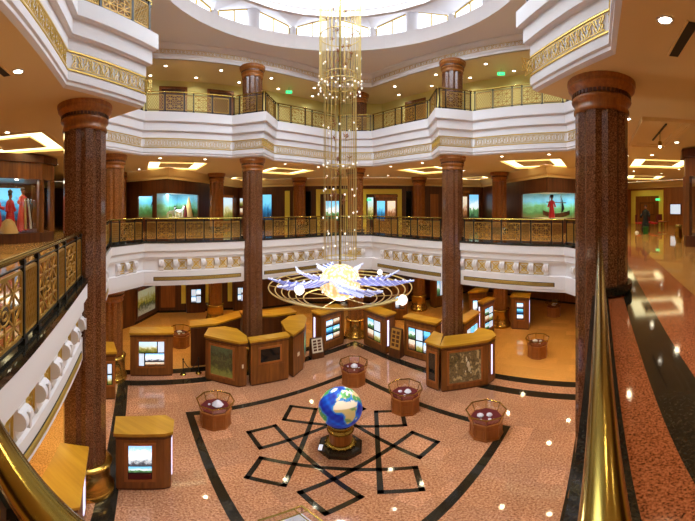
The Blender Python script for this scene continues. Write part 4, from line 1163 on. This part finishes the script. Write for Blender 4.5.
NW = wall_frame((-12.4, 18), (12.4, 18)); off = 12.4
def N(x): return x + off
framed('painting', NW, N(-12.15), N(-11.75), 7.7, 8.4, 'lower small framed picture in the left rear corner of the middle gallery', 'picture', M['land'][4], 'wood', .06)
framed('painting', NW, N(-12.15), N(-11.75), 8.6, 9.3, 'upper small framed picture in the left rear corner of the middle gallery', 'picture', M['land'][0], 'wood', .06)
framed('light_box', NW, N(-9.6), N(-8.65), 7.4, 9.6, 'bright blue lit panel right beside the rear left column', 'picture', M['land'][5], 'darkwood', .1)
wslab('yellow_pilaster', NW, N(-7.25), N(-6.75), 6.95, 9.9, 'yellow strip on the middle gallery wall left of an amber column', 'wall panel', 'yellow')
def yframe(fr, u0, u1, z1, w, label):
    t = wthing('door_surround', fr, u0, F2, label, 'door surround')
    for q in ((u0, u0 + w, F2, z1), (u1 - w, u1, F2, z1), (u0 + w, u1 - w, z1 - w, z1)):
        m = MB(); wbox(m, fr, *q, 0.01, .12); m.build('lintel' if q[2] > F2 + .5 else 'jamb', M['yellow'], t, True)
    return t
yframe(NW, N(-4.1), N(-0.9), 10.0, .4, 'yellow door surround on the middle gallery wall behind the chandelier wires')
yframe(NW, N(0.3), N(4.1), 10.0, .42, 'yellow door surround right of the chandelier wires')
def cabinet_tall(fr, u0, u1, z1, label, mats, o=.7):
    t = wthing('showcase', fr, u0, F2, label, 'showcase')
    m = MB(); wbox(m, fr, u0, u1, F2, z1, .03, o); wbox(m, fr, u0 - .1, u1 + .1, z1, z1 + .2, .03, o + .12); m.build('body', M['wood'], t, True)
    n = len(mats); w = (u1 - u0) / n
    for i, mt in enumerate(mats):
        m = MB(); wbox(m, fr, u0 + w * i + .12, u0 + w * (i + 1) - .12, F2 + .5, z1 - .3, o, o + .02); m.build('lit_window', mt, t, True)
    return t
cabinet_tall(NW, N(1.6), N(3.55), 9.3, 'dark showcase with two lit windows inside the yellow door surround', [M['land'][5], M['land'][4]])
framed('light_box', NW, N(.86), N(1.38), 7.5, 9.3, 'gold lit panel at the left edge of the yellow door surround', 'picture', M['land'][0], 'wood', .06)
cabinet_tall(NW, N(-3.2), N(-1.7), 9.3, 'showcase inside the yellow surround behind the chandelier wires', [M['land'][1]])
cabinet_tall(NW, N(9.55), N(10.55), 9.7, 'tall narrow lit showcase just right of the rear right column', [M['land'][4]])
framed('light_box', NW, N(10.9), N(11.9), 7.5, 9.6, 'blue grey lit panel in the right rear corner of the middle gallery', 'picture', M['land'][1], 'wood', .1)
wslab('wall_panel', NW, N(6.9), N(7.7), 6.95, 9.6, 'light wood panel on the middle gallery wall left of the rear right column', 'wall panel', 'midwood')
for u, l in ((4.75, 'slim glass door beside the amber column right of the yellow surround'), (-4.9, 'slim glass door beside the amber column left of the chandelier wires')):
    framed('glass_door', NW, N(u) - .2, N(u) + .25, 6.95, 9.8, l, 'door', 'black_glass', 'iron', .06)
NWS = wall_frame((-12.4, 18), (-12.4, 6.4))
framed('light_box', NWS, 1.4, 3.6, 7.4, 9.3, 'narrow greenish lit panel on the wall left of the rear left column', 'picture', M['land'][0], 'midwood', .25)
# east corridor
EW = wall_frame((27, -6.4), (27, 12)); e = 6.4
t = yframe(EW, e + 6.6, e + 10.9, 10.1, .55, 'yellow door surround at the far end of the right corridor')
framed('light_box', EW, e + 7.85, e + 9.6, 7.85, 8.85, 'bright blue green screen inside the far yellow surround', 'screen', M['land'][1], 'darkwood', .1)
wslab('wall_panel', EW, e + 7.3, e + 10.2, 6.95, 9.5, 'dark red wood panel filling the far yellow surround', 'wall panel', 'wood')
framed('light_box', EW, e + 4.55, e + 5.75, 7.9, 8.75, 'small bright white screen on the far corridor wall', 'screen', M['land'][3], 'wood', .1, proud=.1)
# exit signs
for x, y, z, l in ((-4.35, 9.1, 15.5, 'green exit sign under the top gallery ceiling at left'), (8.3, 5.2, 15.5, 'green exit sign under the top gallery ceiling at right'), (1.0, 17.6, 9.1, 'tiny green exit sign in the yellow door surround'), (26.6, 7.1, 9.2, 'tiny green exit sign in the far corridor surround')):
    a = math.atan2(y + 10, x - 1)
    t = empty('exit_sign', (x, y, z), a - PI / 2, l, 'exit sign')
    m = MB(); m.box((0, 0, 0), (0.42, 0.05, 0.18)); m.build('housing', M['exit'], t)
    m = MB(); m.box((-.08, -.028, 0), (.06, .006, .1)); m.bar((-.02, -.028, 0), (.14, -.028, 0), .006, .03); m.build('pictogram', M['white'], t)
    if z > 15: m = MB(); m.bar((0, 0, .09), (0, 0, .29), .02, .02); m.build('bracket', M['iron'], t)
# upper gallery doors
def udoor(P, Q, u, label):
    fr = wall_frame(P, Q); t = wthing('door', fr, u, F3, label, 'door', 'dark doors on the top gallery')
    m = MB(); wbox(m, fr, u - .75, u + .75, F3, F3 + 2.3, .01, .06); m.build('leaf', M['darkwood'], t, True)
    m = MB()
    for q in ((u - .9, u - .75, F3, F3 + 2.45), (u + .75, u + .9, F3, F3 + 2.45), (u - .75, u + .75, F3 + 2.3, F3 + 2.45)): wbox(m, fr, *q, .01, .1)
    m.build('frame', M['wood'], t, True)
udoor(U3[4], U3[3], 3.2, 'dark top gallery door at far left'); udoor(U3[4], U3[3], 6.3, 'dark top gallery door left of the rear left column'); udoor(U3[1], U3[2], 12.0, 'dark top gallery door right of the chandelier wires')

# ------------------------------------------------------------------ figures
def skin_body(name, verts, edges, radii, mat, parent, root=0, sub=1):
    me = bpy.data.meshes.new(name); me.from_pydata(verts, edges, []); me.materials.append(mat)
    o = link(name, me, parent)
    md = o.modifiers.new('Skin', 'SKIN')
    sv = me.skin_vertices[0].data
    for i, r in enumerate(radii):
        sv[i].radius = (r, r) if not isinstance(r, tuple) else r
        sv[i].use_root = (i == root)
    md.use_smooth_shade = True
    s = o.modifiers.new('Sub', 'SUBSURF'); s.levels = sub; s.render_levels = sub
    return o
def person(x, y, z, h, rz, label, robe=None, skin='skin', name='mannequin', cat='mannequin', hat=None, trousers=None, arm_l=(0.34, 0.06, 0.95), arm_r=(-0.34, 0.06, 0.95), group=None):
    t = empty(name, (x, y, z), rz, label, cat, group); k = h / 1.75
    V = [(0, 0, .95), (0, 0, 1.2), (0, 0, 1.42), (0, 0, 1.52), (0, .01, 1.62), (0, 0.0, 1.72),
         (.18, 0, 1.40), (.27, .0, 1.16), arm_l, (-.18, 0, 1.40), (-.27, 0, 1.16), arm_r,
         (.1, 0, .88), (.11, .02, .48), (.11, -.02, .06), (.11, .14, .03), (-.1, 0, .88), (-.11, .02, .48), (-.11, -.02, .06), (-.11, .14, .03)]
    E = [(0, 1), (1, 2), (2, 3), (3, 4), (4, 5), (2, 6), (6, 7), (7, 8), (2, 9), (9, 10), (10, 11), (0, 12), (12, 13), (13, 14), (14, 15), (0, 16), (16, 17), (17, 18), (18, 19)]
    rr = [(.15, .12), (.15, .11), (.13, .1), .055, (.085, .1), .06, .06, .045, .035, .06, .045, .035, .09, .06, .045, .04, .09, .06, .045, .04]
    V = [tuple(c * k for c in v) for v in V]; rr = [tuple(c * k for c in r) if isinstance(r, tuple) else r * k for r in rr]
    skin_body('body', V, E, rr, M[trousers or skin], t)
    m = MB()
    m.sphere((0, 0.02 * k, 1.64 * k), 0.102 * k, 12, 8, 1.2)
    m.sphere((0, 0.125 * k, 1.63 * k), 0.02 * k, 6, 4)
    for s in (-1, 1): m.sphere((s * .1 * k, 0.02 * k, 1.63 * k), 0.022 * k, 6, 4)
    hd = m.build('head', M[skin], t)
    for s in (-1, 1): m = MB(); m.sphere((s * .037 * k, 0.112 * k, 1.655 * k), 0.013 * k, 6, 4); m.build('eye', M['black_cloth'], hd)
    m = MB(); m.bar((-.03 * k, .115 * k, 1.585 * k), (.03 * k, .115 * k, 1.585 * k), .01, .008); m.build('mouth', M['red'], hd)
    m = MB(); m.lathe([(.112 * k, 1.66 * k), (.116 * k, 1.72 * k), (.09 * k, 1.78 * k), (1e-4, 1.8 * k)], (0, -.005, 0), 12); m.build('hair', M['black_cloth'], t)
    if robe:
        m = MB(); m.lathe([(.30 * k, .08 * k), (.27 * k, .45 * k), (.2 * k, .9 * k), (.17 * k, 1.1 * k), (.19 * k, 1.34 * k), (.1 * k, 1.47 * k)], (0, 0, 0), 16)
        for s, e in ((1, arm_l), (-1, arm_r)): m.tube([(s * .17 * k, 0, 1.39 * k), (s * .27 * k, 0, 1.16 * k), tuple(c * k for c in e)], [.075 * k, .075 * k, .09 * k], 8)
        m.build('robe', M[robe], t)
    if hat: m = MB(); m.lathe(hat, (0, 0, 1.72 * k), 14); m.build('hat', M['black_cloth' if hat[0][0] < .2 else 'straw'], t)
    return t
HATB = [(.12, -.02), (.13, .12), (.11, .16), (1e-4, .17)]
# dioramas
def diorama(name, label, path, z0, z1, glass_path, lamp, energy=60):
    t = empty(name, (path[0][0], path[0][1], z0), 0, label, 'diorama')
    m = MB()
    for a, b in zip(path[:-1], path[1:]): m.face([(*a, z0), (*b, z0), (*b, z1), (*a, z1)])
    m.build('painted_backdrop', M['backdrop'], t, True)
    poly = list(path) + list(glass_path[1:-1]) if len(glass_path) > 2 else list(path)
    m = MB(); m.face([(*p, z0) for p in poly]); m.build('ground', M['straw'], t, True)
    m = MB(); m.face([(*p, z1) for p in poly[::-1]]); m.build('canopy', M['white'], t, True)
    m = MB()
    for a, b in zip(glass_path[:-1], glass_path[1:]): m.face([(*a, z0), (*b, z0), (*b, z1), (*a, z1)])
    m.build('glass', M['glass'], t, True)
    m = MB()
    for a, b in zip(glass_path[:-1], glass_path[1:]):
        for z in (z0, z1): m.bar((*a, z), (*b, z), .1, .1)
    for p in (glass_path[0], glass_path[-1]): m.bar((*p, z0), (*p, z1), .1, .1)
    m.build('frame', M['darkwood'], t, True)
    ld = bpy.data.lights.new('diorama_lamp', 'AREA'); ld.size = 1.6; ld.energy = energy; ld.color = (.86, .96, 1)
    lo = bpy.data.objects.new('diorama_lamp', ld); COL.objects.link(lo); lo.location = (*lamp, z1 - .04)
    return t
diorama('diorama', 'bright wildlife diorama wrapping the left rear corner of the middle gallery', [(-13.55, 6.42), (-13.72, 8.15), (-14.9, 8.9), (-14.4, 10.2), (-12.42, 10.4)], DZ0 + .02, DZ1 - .02, [(-12.42, 10.4), (-12.38, 6.38), (-13.55, 6.42)], (-13.4, 8.6), 105)
diorama('diorama', 'small diorama niche with a standing dark figure left of the wildlife diorama', [(-15.4, 6.42), (-15.3, 8.0), (-13.85, 8.0), (-13.8, 6.42)], DZ0 + .02, DZ1 - .17, [(-13.8, 6.38), (-15.4, 6.38)], (-14.6, 7.0), 32)
diorama('diorama', 'bright river diorama wrapping the right rear corner of the middle gallery', [(12.42, 9.9), (14.3, 9.9), (15.4, 9.0), (15.5, 7.6), (14.85, 6.42)], DZ0 + .02, DZ1 - .02, [(14.85, 6.38), (12.38, 6.38), (12.38, 9.9)], (13.8, 7.9), 105)
def animal(x, y, z, rz, s, label, mat, head):
    t = empty('model_animal', (x, y, z), rz, label, 'animal', None)
    V = [(-.45, 0, .62), (-.1, 0, .6), (.3, 0, .64), (.5, 0, .85), (.62, 0, 1.0), (.8, 0, .94), (-.45, .12, .35), (-.48, .12, .0), (-.45, -.12, .35), (-.48, -.12, .0), (.3, .12, .32), (.3, .12, 0), (.3, -.12, .32), (.3, -.12, 0), (-.6, 0, .45)]
    E = [(0, 1), (1, 2), (2, 3), (3, 4), (4, 5), (0, 6), (6, 7), (0, 8), (8, 9), (2, 10), (10, 11), (2, 12), (12, 13), (0, 14)]
    rr = [.17, .19, .18, .1, .1, .05, .07, .04, .07, .04, .07, .04, .07, .04, .03]
    skin_body('body', [tuple(c * s for c in v) for v in V], E, [r * s for r in rr], M[mat], t, 1)
    m = MB(); m.sphere((.68 * s, 0, 1.0 * s), .13 * s, 10, 6)
    for q in (-1, 1): m.bar((.62 * s, q * .05 * s, 1.08 * s), (.5 * s, q * .12 * s, 1.28 * s), .03 * s, .03 * s)
    m.build('head', M[head], t)
animal(-12.98, 7.5, DZ0 + .03, R(10), .62, 'white animal with a dark head at the diorama corner', 'white', 'black_cloth')
animal(-13.15, 8.6, DZ0 + .03, R(160), .7, 'white animal facing the other way in the middle of the wildlife diorama', 'white', 'black_cloth')
animal(-13.5, 9.3, DZ0 + .03, R(80), .7, 'pale grazing animal beside the straw cone', 'mineral', 'white')
m = MB(); m.lathe([(.36, 0), (.3, .3), (.2, .8), (.08, 1.35), (1e-4, 1.5)], (-12.98, 9.85, DZ0 + .03), 12); tag(m.build('straw_cone', M['straw']), 'tall pointed straw cone at the right end of the wildlife diorama', 'straw stack')
m = MB(); m.lathe([(.16, 0), (.14, .35), (.08, .7), (1e-4, .95)], (-12.9, 9.25, DZ0 + .03), 8); tag(m.build('heather_plant', M['red']), 'small purple red plant left of the straw cone', 'plant')
person(-14.2, 6.95, DZ0 + .03, 1.35, R(-130), 'dark standing figure in the small diorama niche', None, 'black_cloth', group=None)
person(13.15, 7.0, DZ0 + .03, 1.35, R(140), 'figure in a red coat and black hat in the river diorama', 'crimson', 'skin', hat=HATB)
t = empty('model_boat', (14.0, 7.6, DZ0 + .03), R(-30), 'dark boat with two masts in the river diorama', 'boat')
m = MB()
sec = []
for i in range(9):
    u = -1 + 2 * i / 8; wv = .32 * (1 - u * u) + .02; zz = .18 * u * u
    sec.append([(u, -wv, .34 + zz), (u, -wv * .6, .06 + zz), (u, wv * .6, .06 + zz), (u, wv, .34 + zz)])
for a, b in zip(sec[:-1], sec[1:]):
    for k_ in range(3): m.face([a[k_], b[k_], b[k_ + 1], a[k_ + 1]])
    m.face([a[3], b[3], b[0], a[0]])
m.build('hull', M['darkwood'], t)
for xx, hh in ((-.5, 1.45), (.35, 1.5)):
    m = MB(); m.tube([(xx, 0, .2), (xx, 0, hh)], .02, 6); m.build('mast', M['darkwood'], t)
m = MB(); m.bar((-.75, 0, 1.05), (.75, 0, 1.0), .1, .05); m.build('boom', M['darkwood'], t)
m = MB(); m.face([(.4, .02, 1.4), (.62, .02, .6), (.4, .02, .35)]); m.face([(.4, .03, .35), (.62, .03, .6), (.4, .03, 1.4)]); m.build('furled_sail', M['black_cloth'], t)

# costume showcase at the left and wooden showcase at the right of the view
def showcase(poly, label, glass_edges):
    z0, z1 = F2, 10.84
    cx = sum(p[0] for p in poly) / len(poly); cy = sum(p[1] for p in poly) / len(poly)
    t = empty('showcase', (cx, cy, z0), 0, label, 'showcase')
    m = MB(); m.prism(poly, z0, z0 + .45); m.build('plinth', M['darkwood'], t, True)
    m = MB(); m.prism(poly, 9.75, 10.5); m.build('header', M['wood'], t, True)
    m = MB(); m.prism(offset(ccw(poly), .16), 10.5, z1); m.build('crown', M['darkwood'], t, True)
    P = ccw(poly)
    for i, p in enumerate(P):
        m = MB(); q = offset(P, -.14)[i]; m.box((q[0], q[1], (z0 + .45 + 9.75) / 2), (.28, .28, 9.75 - z0 - .45)); m.build('pillar', M['wood'], t, True)
    for i in range(len(P)):
        a, b = P[i], P[(i + 1) % len(P)]
        m = MB(); m.face([(*a, z0 + .45), (*b, z0 + .45), (*b, 9.75), (*a, 9.75)])
        if i in glass_edges: m.build('glass', M['glass'], t, True)
        else: m.build('back_panel', M['darkwood'], t, True)
    return t, P
SH = [(-12.75, -6.15), (-12.75, -3.2), (-13.3, -2.2), (-15.8, -2.2), (-15.8, -6.15)]
t, P = showcase(SH, 'glazed wooden showcase with dressed figures behind the near left railing', (0, 1, 2))
m = MB(); m.face([(-15.7, -6.0, 7.8), (-15.7, -3.0, 7.8), (-15.7, -3.0, 9.5), (-15.7, -6.0, 9.5)]); m.build('painted_backdrop', M['land'][5], t, True)
ld = bpy.data.lights.new('case_lamp', 'AREA'); ld.size = 1.5; ld.energy = 45; ld.color = (1, .82, .6)
lo = bpy.data.objects.new('case_lamp', ld); COL.objects.link(lo); lo.location = (-14.0, -4.4, 9.7)
m = MB(); m.lathe([(.09, 0), (.09, .02)], (-13.2, -4.45, 9.72), 12); tag(m.build('case_downlight', M['lamp']), 'glowing round lamp under the header of the costume showcase', 'lamp')
person(-13.45, -4.72, F2 + .46, 1.75, R(-60), 'mannequin in a long crimson dress with a headdress', 'crimson', hat=[(.1, .02), (.14, .14), (.05, .22), (1e-4, .24)])
gown = person(-13.5, -3.98, F2 + .46, 2.0, R(-60), 'tall mannequin in a coral gown near the showcase corner', 'coral', arm_l=(.42, .1, 1.2))
for k_, mt in ((-.2, 'white'), (.02, 'red'), (.2, 'straw')):
    m = MB(); m.tube([(k_ * .5, .24, 1.55), (k_ * .8, .29, 1.0), (k_ * 1.1, .33, .5), (k_ * 1.2, .36, .15)], [.05, .06, .07, .07], 6); m.build('sash', M[mt], gown)
person(-13.3, -5.5, F2 + .46, 1.7, R(-60), 'mannequin in scarlet at the cropped left end of the showcase', 'crimson', arm_r=(-.4, .2, 1.1), hat=[(.14, -.02), (.15, .06), (1e-4, .1)])
m = MB(); m.lathe([(.55, 0), (.45, .25), (.3, .5), (.12, .62)], (-13.1, -4.95, F2 + .46), 16); tag(m.build('draped_skirt', M['straw']), 'pale draped cloth spread on the floor of the costume showcase', 'cloth')
m = MB(); m.tube([(-13.05, -5.0, F2 + 1.1), (-12.95, -4.75, F2 + .9), (-12.93, -4.5, F2 + .6), (-12.93, -4.3, F2 + .52)], .05, 8); tag(m.build('crimson_sash', M['crimson']), 'crimson sash trailing over the pale draped cloth', 'cloth')
SK = [(13.0, -3.5), (13.0, -6.15), (15.6, -6.15), (15.6, -3.2), (13.4, -3.2)]
t, P = showcase(SK, 'dark wooden glazed showcase at the right border of the view', (0, 3, 4))
m = MB(); m.lathe([(.3, 0), (.26, .4), (.34, .8), (.2, 1.2), (.12, 1.4)], (13.9, -4.4, F2 + .46), 14); tag(m.build('clay_jar', M['mineral']), 'grey jar inside the dark showcase at the right border', 'jar')

# corridor people and furniture
person(17.9, 2.35, F2, 1.7, R(120), 'cleaner in dark clothes standing in the right corridor', 'black_cloth', name='person', cat='person', trousers='black_cloth', arm_l=(.3, .3, 1.05), arm_r=(-.3, .3, 1.1))
t = empty('mop', (17.6, 2.9, F2), 0, 'long handled mop held by the cleaner', 'mop'); m = MB(); m.tube([(0, 0, .05), (.05, -.15, 1.5)], .018, 6); m.build('handle', M['midwood'], t); m = MB(); m.lathe([(.16, 0), (.12, .08), (.03, .14)], (0, 0, 0), 10); m.build('head', M['white'], t)
t = empty('bucket', (17.3, 1.9, F2), 0, 'green bucket at the feet of the cleaner', 'bucket'); m = MB(); m.lathe([(.17, 0), (.22, .42), (.24, .43), (.21, .43), (.16, .04)], (0, 0, 0), 16); m.build('body', M['green_plastic'], t); m = MB(); m.tube([(.22 * math.cos(R(a)), 0, .43 + .2 * math.sin(R(a))) for a in range(0, 181, 20)], .012, 6); m.build('handle', M['iron'], t)
def chair(x, y, rz, label):
    t = empty('dining_chair', (x, y, F2), rz, label, 'chair', 'red chairs in the far corridor')
    m = MB(); m.box((0, 0, .45), (.48, .48, .09)); m.build('seat', M['crimson'], t)
    m = MB(); m.box((0, -.23, .78), (.46, .06, .5)); m.build('backrest', M['red'], t)
    for sx in (-1, 1):
        for sy in (-1, 1): m = MB(); m.bar((sx * .2, sy * .2, 0), (sx * .2, sy * .2, .41), .05, .05); m.build('leg', M['darkwood'], t)
chair(20.6, 5.0, R(200), 'red chair closest to the corridor corner'); chair(22.2, 5.0, R(170), 'red chair in the middle of the far corridor row'); chair(24.0, 5.0, R(150), 'red chair nearest the far yellow surround'); chair(21.3, 3.9, R(20), 'red chair turned away on the near side of the table')
t = empty('low_table', (22.6, 4.0, F2), 0, 'low dark table among the red corridor chairs', 'table'); m = MB(); m.box((0, 0, .48), (1.2, .7, .06)); m.build('top', M['wood'], t)
for sx in (-1, 1):
    for sy in (-1, 1): m = MB(); m.bar((sx * .5, sy * .27, 0), (sx * .5, sy * .27, .45), .06, .06); m.build('leg', M['wood'], t)
t = empty('brass_post', (14.3, -2.4, F2), 0, 'small gold vase beside the dark showcase at right', 'vase'); m = MB(); m.lathe([(.14, 0), (.22, .3), (.16, .7), (.2, .8), (.05, .82)], (0, 0, 0), 16); m.build('body', M['brass'], t)
t.name = 'floor_vase'

# ------------------------------------------------------------------ ceiling fittings
DL = lm('lens', lambda m: m.lathe([(1e-5, -.012), (.085, -.012), (.085, 0)], (0, 0, 0), 14), M['lamp'])
DLR = lm('trim_ring', lambda m: m.lathe([(.088, 0), (.09, -.02), (.115, -.02), (.12, 0)], (0, 0, 0), 16), M['white'])
def downlight(x, y, z, label, group, energy, col, spot=150):
    t = empty('downlight', (x, y, z - .003), 0, label, 'downlight', group)
    link('lens', DL, t); link('trim_ring', DLR, t)
    if energy:
        ld = bpy.data.lights.new('downlight_lamp', 'SPOT'); ld.energy = energy; ld.color = col; ld.spot_size = R(spot); ld.spot_blend = 1.0; ld.shadow_soft_size = .1
        lo = bpy.data.objects.new('downlight_lamp', ld); COL.objects.link(lo); lo.location = (x, y, z - .06)
WARM = (1.0, .86, .54)
def ring_spots(off, n_long, n_short, base=O2):
    P = offset(base, off); out = []
    for a, b in edges_of(P):
        A = Vector(a); B = Vector(b); L = (B - A).length; n = n_long if L > 6 else n_short
        for i in range(n): q = A.lerp(B, (i + .5) / n); out.append((q.x, q.y))
    return out
COLS = [(x, y) for x in (-5.5, 5.5) for y in (-5.5, 5.5)] + [(0, 11.2), (-11, 0), (11, 11), (-11, 11), (.25, 11.3), (-5.5, 16.8), (5.6, 16.9), (11.1, 11.1), (-16.7, 5.55)]
def off_cols(p): return all(math.hypot(p[0] - x, p[1] - y) > 1.0 for x, y in COLS)
def clear_of(p): return off_cols(p) and all(abs(p[0] - c[0]) + abs(p[1] - c[1]) > r + .55 for c, r, _ in cof) and all((abs(p[0] - x) > .95 or abs(p[1] - y) > .95) for x in (-5.5, 5.5) for y in (-5.5, 5.5)) and all((abs(p[0] - x) > .95 or abs(p[1] - y) > .95) for x, y in ((0, 11.2), (-11, 0), (11, 11), (-11, 11)))
E2 = 85
for off_, a, b in ((0.85, 5, 1), (3.2, 4, 1), (5.6, 4, 1)):
    for p in ring_spots(off_, a, b):
        if clear_of(p): downlight(*p, C2, 'small round downlight in the middle gallery ceiling', 'downlights in the middle gallery ceiling', E2, WARM)
for p in ((16.5, -3.2), (19.5, 0.5), (21, 3), (24, 2), (25, 6), (14.5, 3.6), (13.6, -1.2), (18.5, 3.9), (25.5, 9), (22, -3)):
    if clear_of(p): downlight(*p, C2, 'small round downlight in the right corridor ceiling', 'downlights in the corridor ceiling', E2, WARM)
for off_, a, b in ((0.9, 4, 1), (2.3, 5, 1)):
    for p in ring_spots(off_, a, b):
        if p[1] > -6 and off_cols(p): downlight(*p, C3, 'small round downlight in the top gallery ceiling', 'downlights in the top gallery ceiling', 55, (1, .95, .74))
for off_, a, b in ((1.5, 4, 1), (4.0, 4, 1), (6.6, 4, 2)):
    for p in ring_spots(off_, a, b):
        if max(abs(p[0]), abs(p[1])) < 15 and off_cols(p): downlight(*p, C1, 'small round downlight in the ground floor ceiling', 'downlights in the ground floor ceiling', 135, (1, .80, .44))
def vent(x, y, z, rz, label):
    t = empty('ceiling_vent', (x, y, z), rz, label, 'vent', 'slot vents in the gallery ceiling')
    m = MB(); m.box((0, 0, -.008), (1.1, .16, .014)); m.build('slot', M['vent'], t)
    m = MB()
    for s in (-1, 1): m.box((0, s * .095, -.012), (1.16, .03, .024))
    m.build('frame', M['cream'], t)
vent(-4.15, -8.4, C2, R(-45), 'long slot vent in the ceiling above the near left railing'); vent(4.9, -7.8, C2, R(45), 'long slot vent in the ceiling above the brass handrail')
# stepped ceiling tray over the right hand gallery
def tray(poly, label):
    t = empty('ceiling_tray', (*poly[0], C2), 0, label, 'ceiling tray'); t['kind'] = 'thing'; P = ccw(poly)
    m = MB(); sweep(m, P, [(0, C2 - .003), (-.02, C2 - .1), (-.12, C2 - .1), (-.14, C2 - .05), (-.3, C2 - .05), (-.32, C2 - .003)]); m.build('moulding', M['cream'], t, True)
    m = MB(); m.face([(*p, C2 - .002) for p in offset(P, -.34)][::-1]); m.build('inner_panel', M['cream'], t, True)
tray([(8.0, -4.72), (10.9, -1.82), (12.1, -3.03), (9.2, -5.93)], 'stepped rectangular ceiling moulding in the upper right')
t = empty('track_spotlight', (9.7, -4.25, C2 - .006), 0, 'small spotlight hanging on a rod inside the ceiling moulding', 'spotlight')
m = MB(); m.bar((0, 0, 0), (0, 0, -.35), .015, .015); m.bar((-.7, -.7, -.03), (1.0, 1.0, -.03), .05, .04); m.build('track', M['iron'], t)
m = MB(); m.lathe([(.07, -.5), (.06, -.35), (.03, -.33)], (0, 0, 0), 12); m.build('housing', M['brass'], t); m = MB(); m.sphere((0, 0, -.5), .055, 10, 6); m.build('bulb', M['lamp'], t)

# ------------------------------------------------------------------ lamps of the place and daylight
def area(name, loc, size, energy, col, rot=(0, 0, 0), size_y=None, shape='SQUARE'):
    ld = bpy.data.lights.new(name, 'AREA'); ld.size = size; ld.energy = energy; ld.color = col; ld.shape = shape
    lo = bpy.data.objects.new(name, ld); COL.objects.link(lo); lo.location = loc; lo.rotation_euler = rot
    return lo
pl = area('skylight_portal', (0, 0, 17.58), 12.6, 1, (1, 1, 1), shape='DISK'); pl.data.cycles.is_portal = True
ld = bpy.data.lights.new('chandelier_lamp', 'POINT'); ld.energy = 350; ld.color = (1, .88, .66); ld.shadow_soft_size = .3
lo = bpy.data.objects.new('chandelier_lamp', ld); COL.objects.link(lo); lo.location = (0, 0, 5.3)
W = bpy.data.worlds.new('daylight'); SC.world = W; W.use_nodes = True
bg = W.node_tree.nodes['Background']; bg.inputs['Color'].default_value = (0.78, 0.88, 1.0, 1); bg.inputs['Strength'].default_value = 9.0

# ------------------------------------------------------------------ camera: stitched panorama, equirectangular crop
cd = bpy.data.cameras.new('camera'); cam = bpy.data.objects.new('camera', cd); COL.objects.link(cam)
cd.type = 'PANO'; cd.panorama_type = 'EQUIRECTANGULAR'
FX, FY, HY = 293.5, 338.6, 207.2
cd.longitude_min = -347.5 / FX; cd.longitude_max = 347.5 / FX
cd.latitude_max = HY / FY; cd.latitude_min = -(521 - HY) / FY
cam.location = (0.984, -9.956, 8.5); cam.rotation_euler = (PI / 2, 0, 0.0735)
cd.clip_start = 0.02; cd.clip_end = 200
SC.camera = cam
SC.view_settings.view_transform = 'Standard'; SC.view_settings.look = 'None'; SC.view_settings.gamma = 1.0; SC.view_settings.use_curve_mapping = False
SC.view_settings.exposure = 0.25
SC.cycles.use_denoising = True
SC.cycles.max_bounces = 8; SC.cycles.diffuse_bounces = 4; SC.cycles.glossy_bounces = 4; SC.cycles.transparent_max_bounces = 12
SC.cycles.sample_clamp_indirect = 6.0
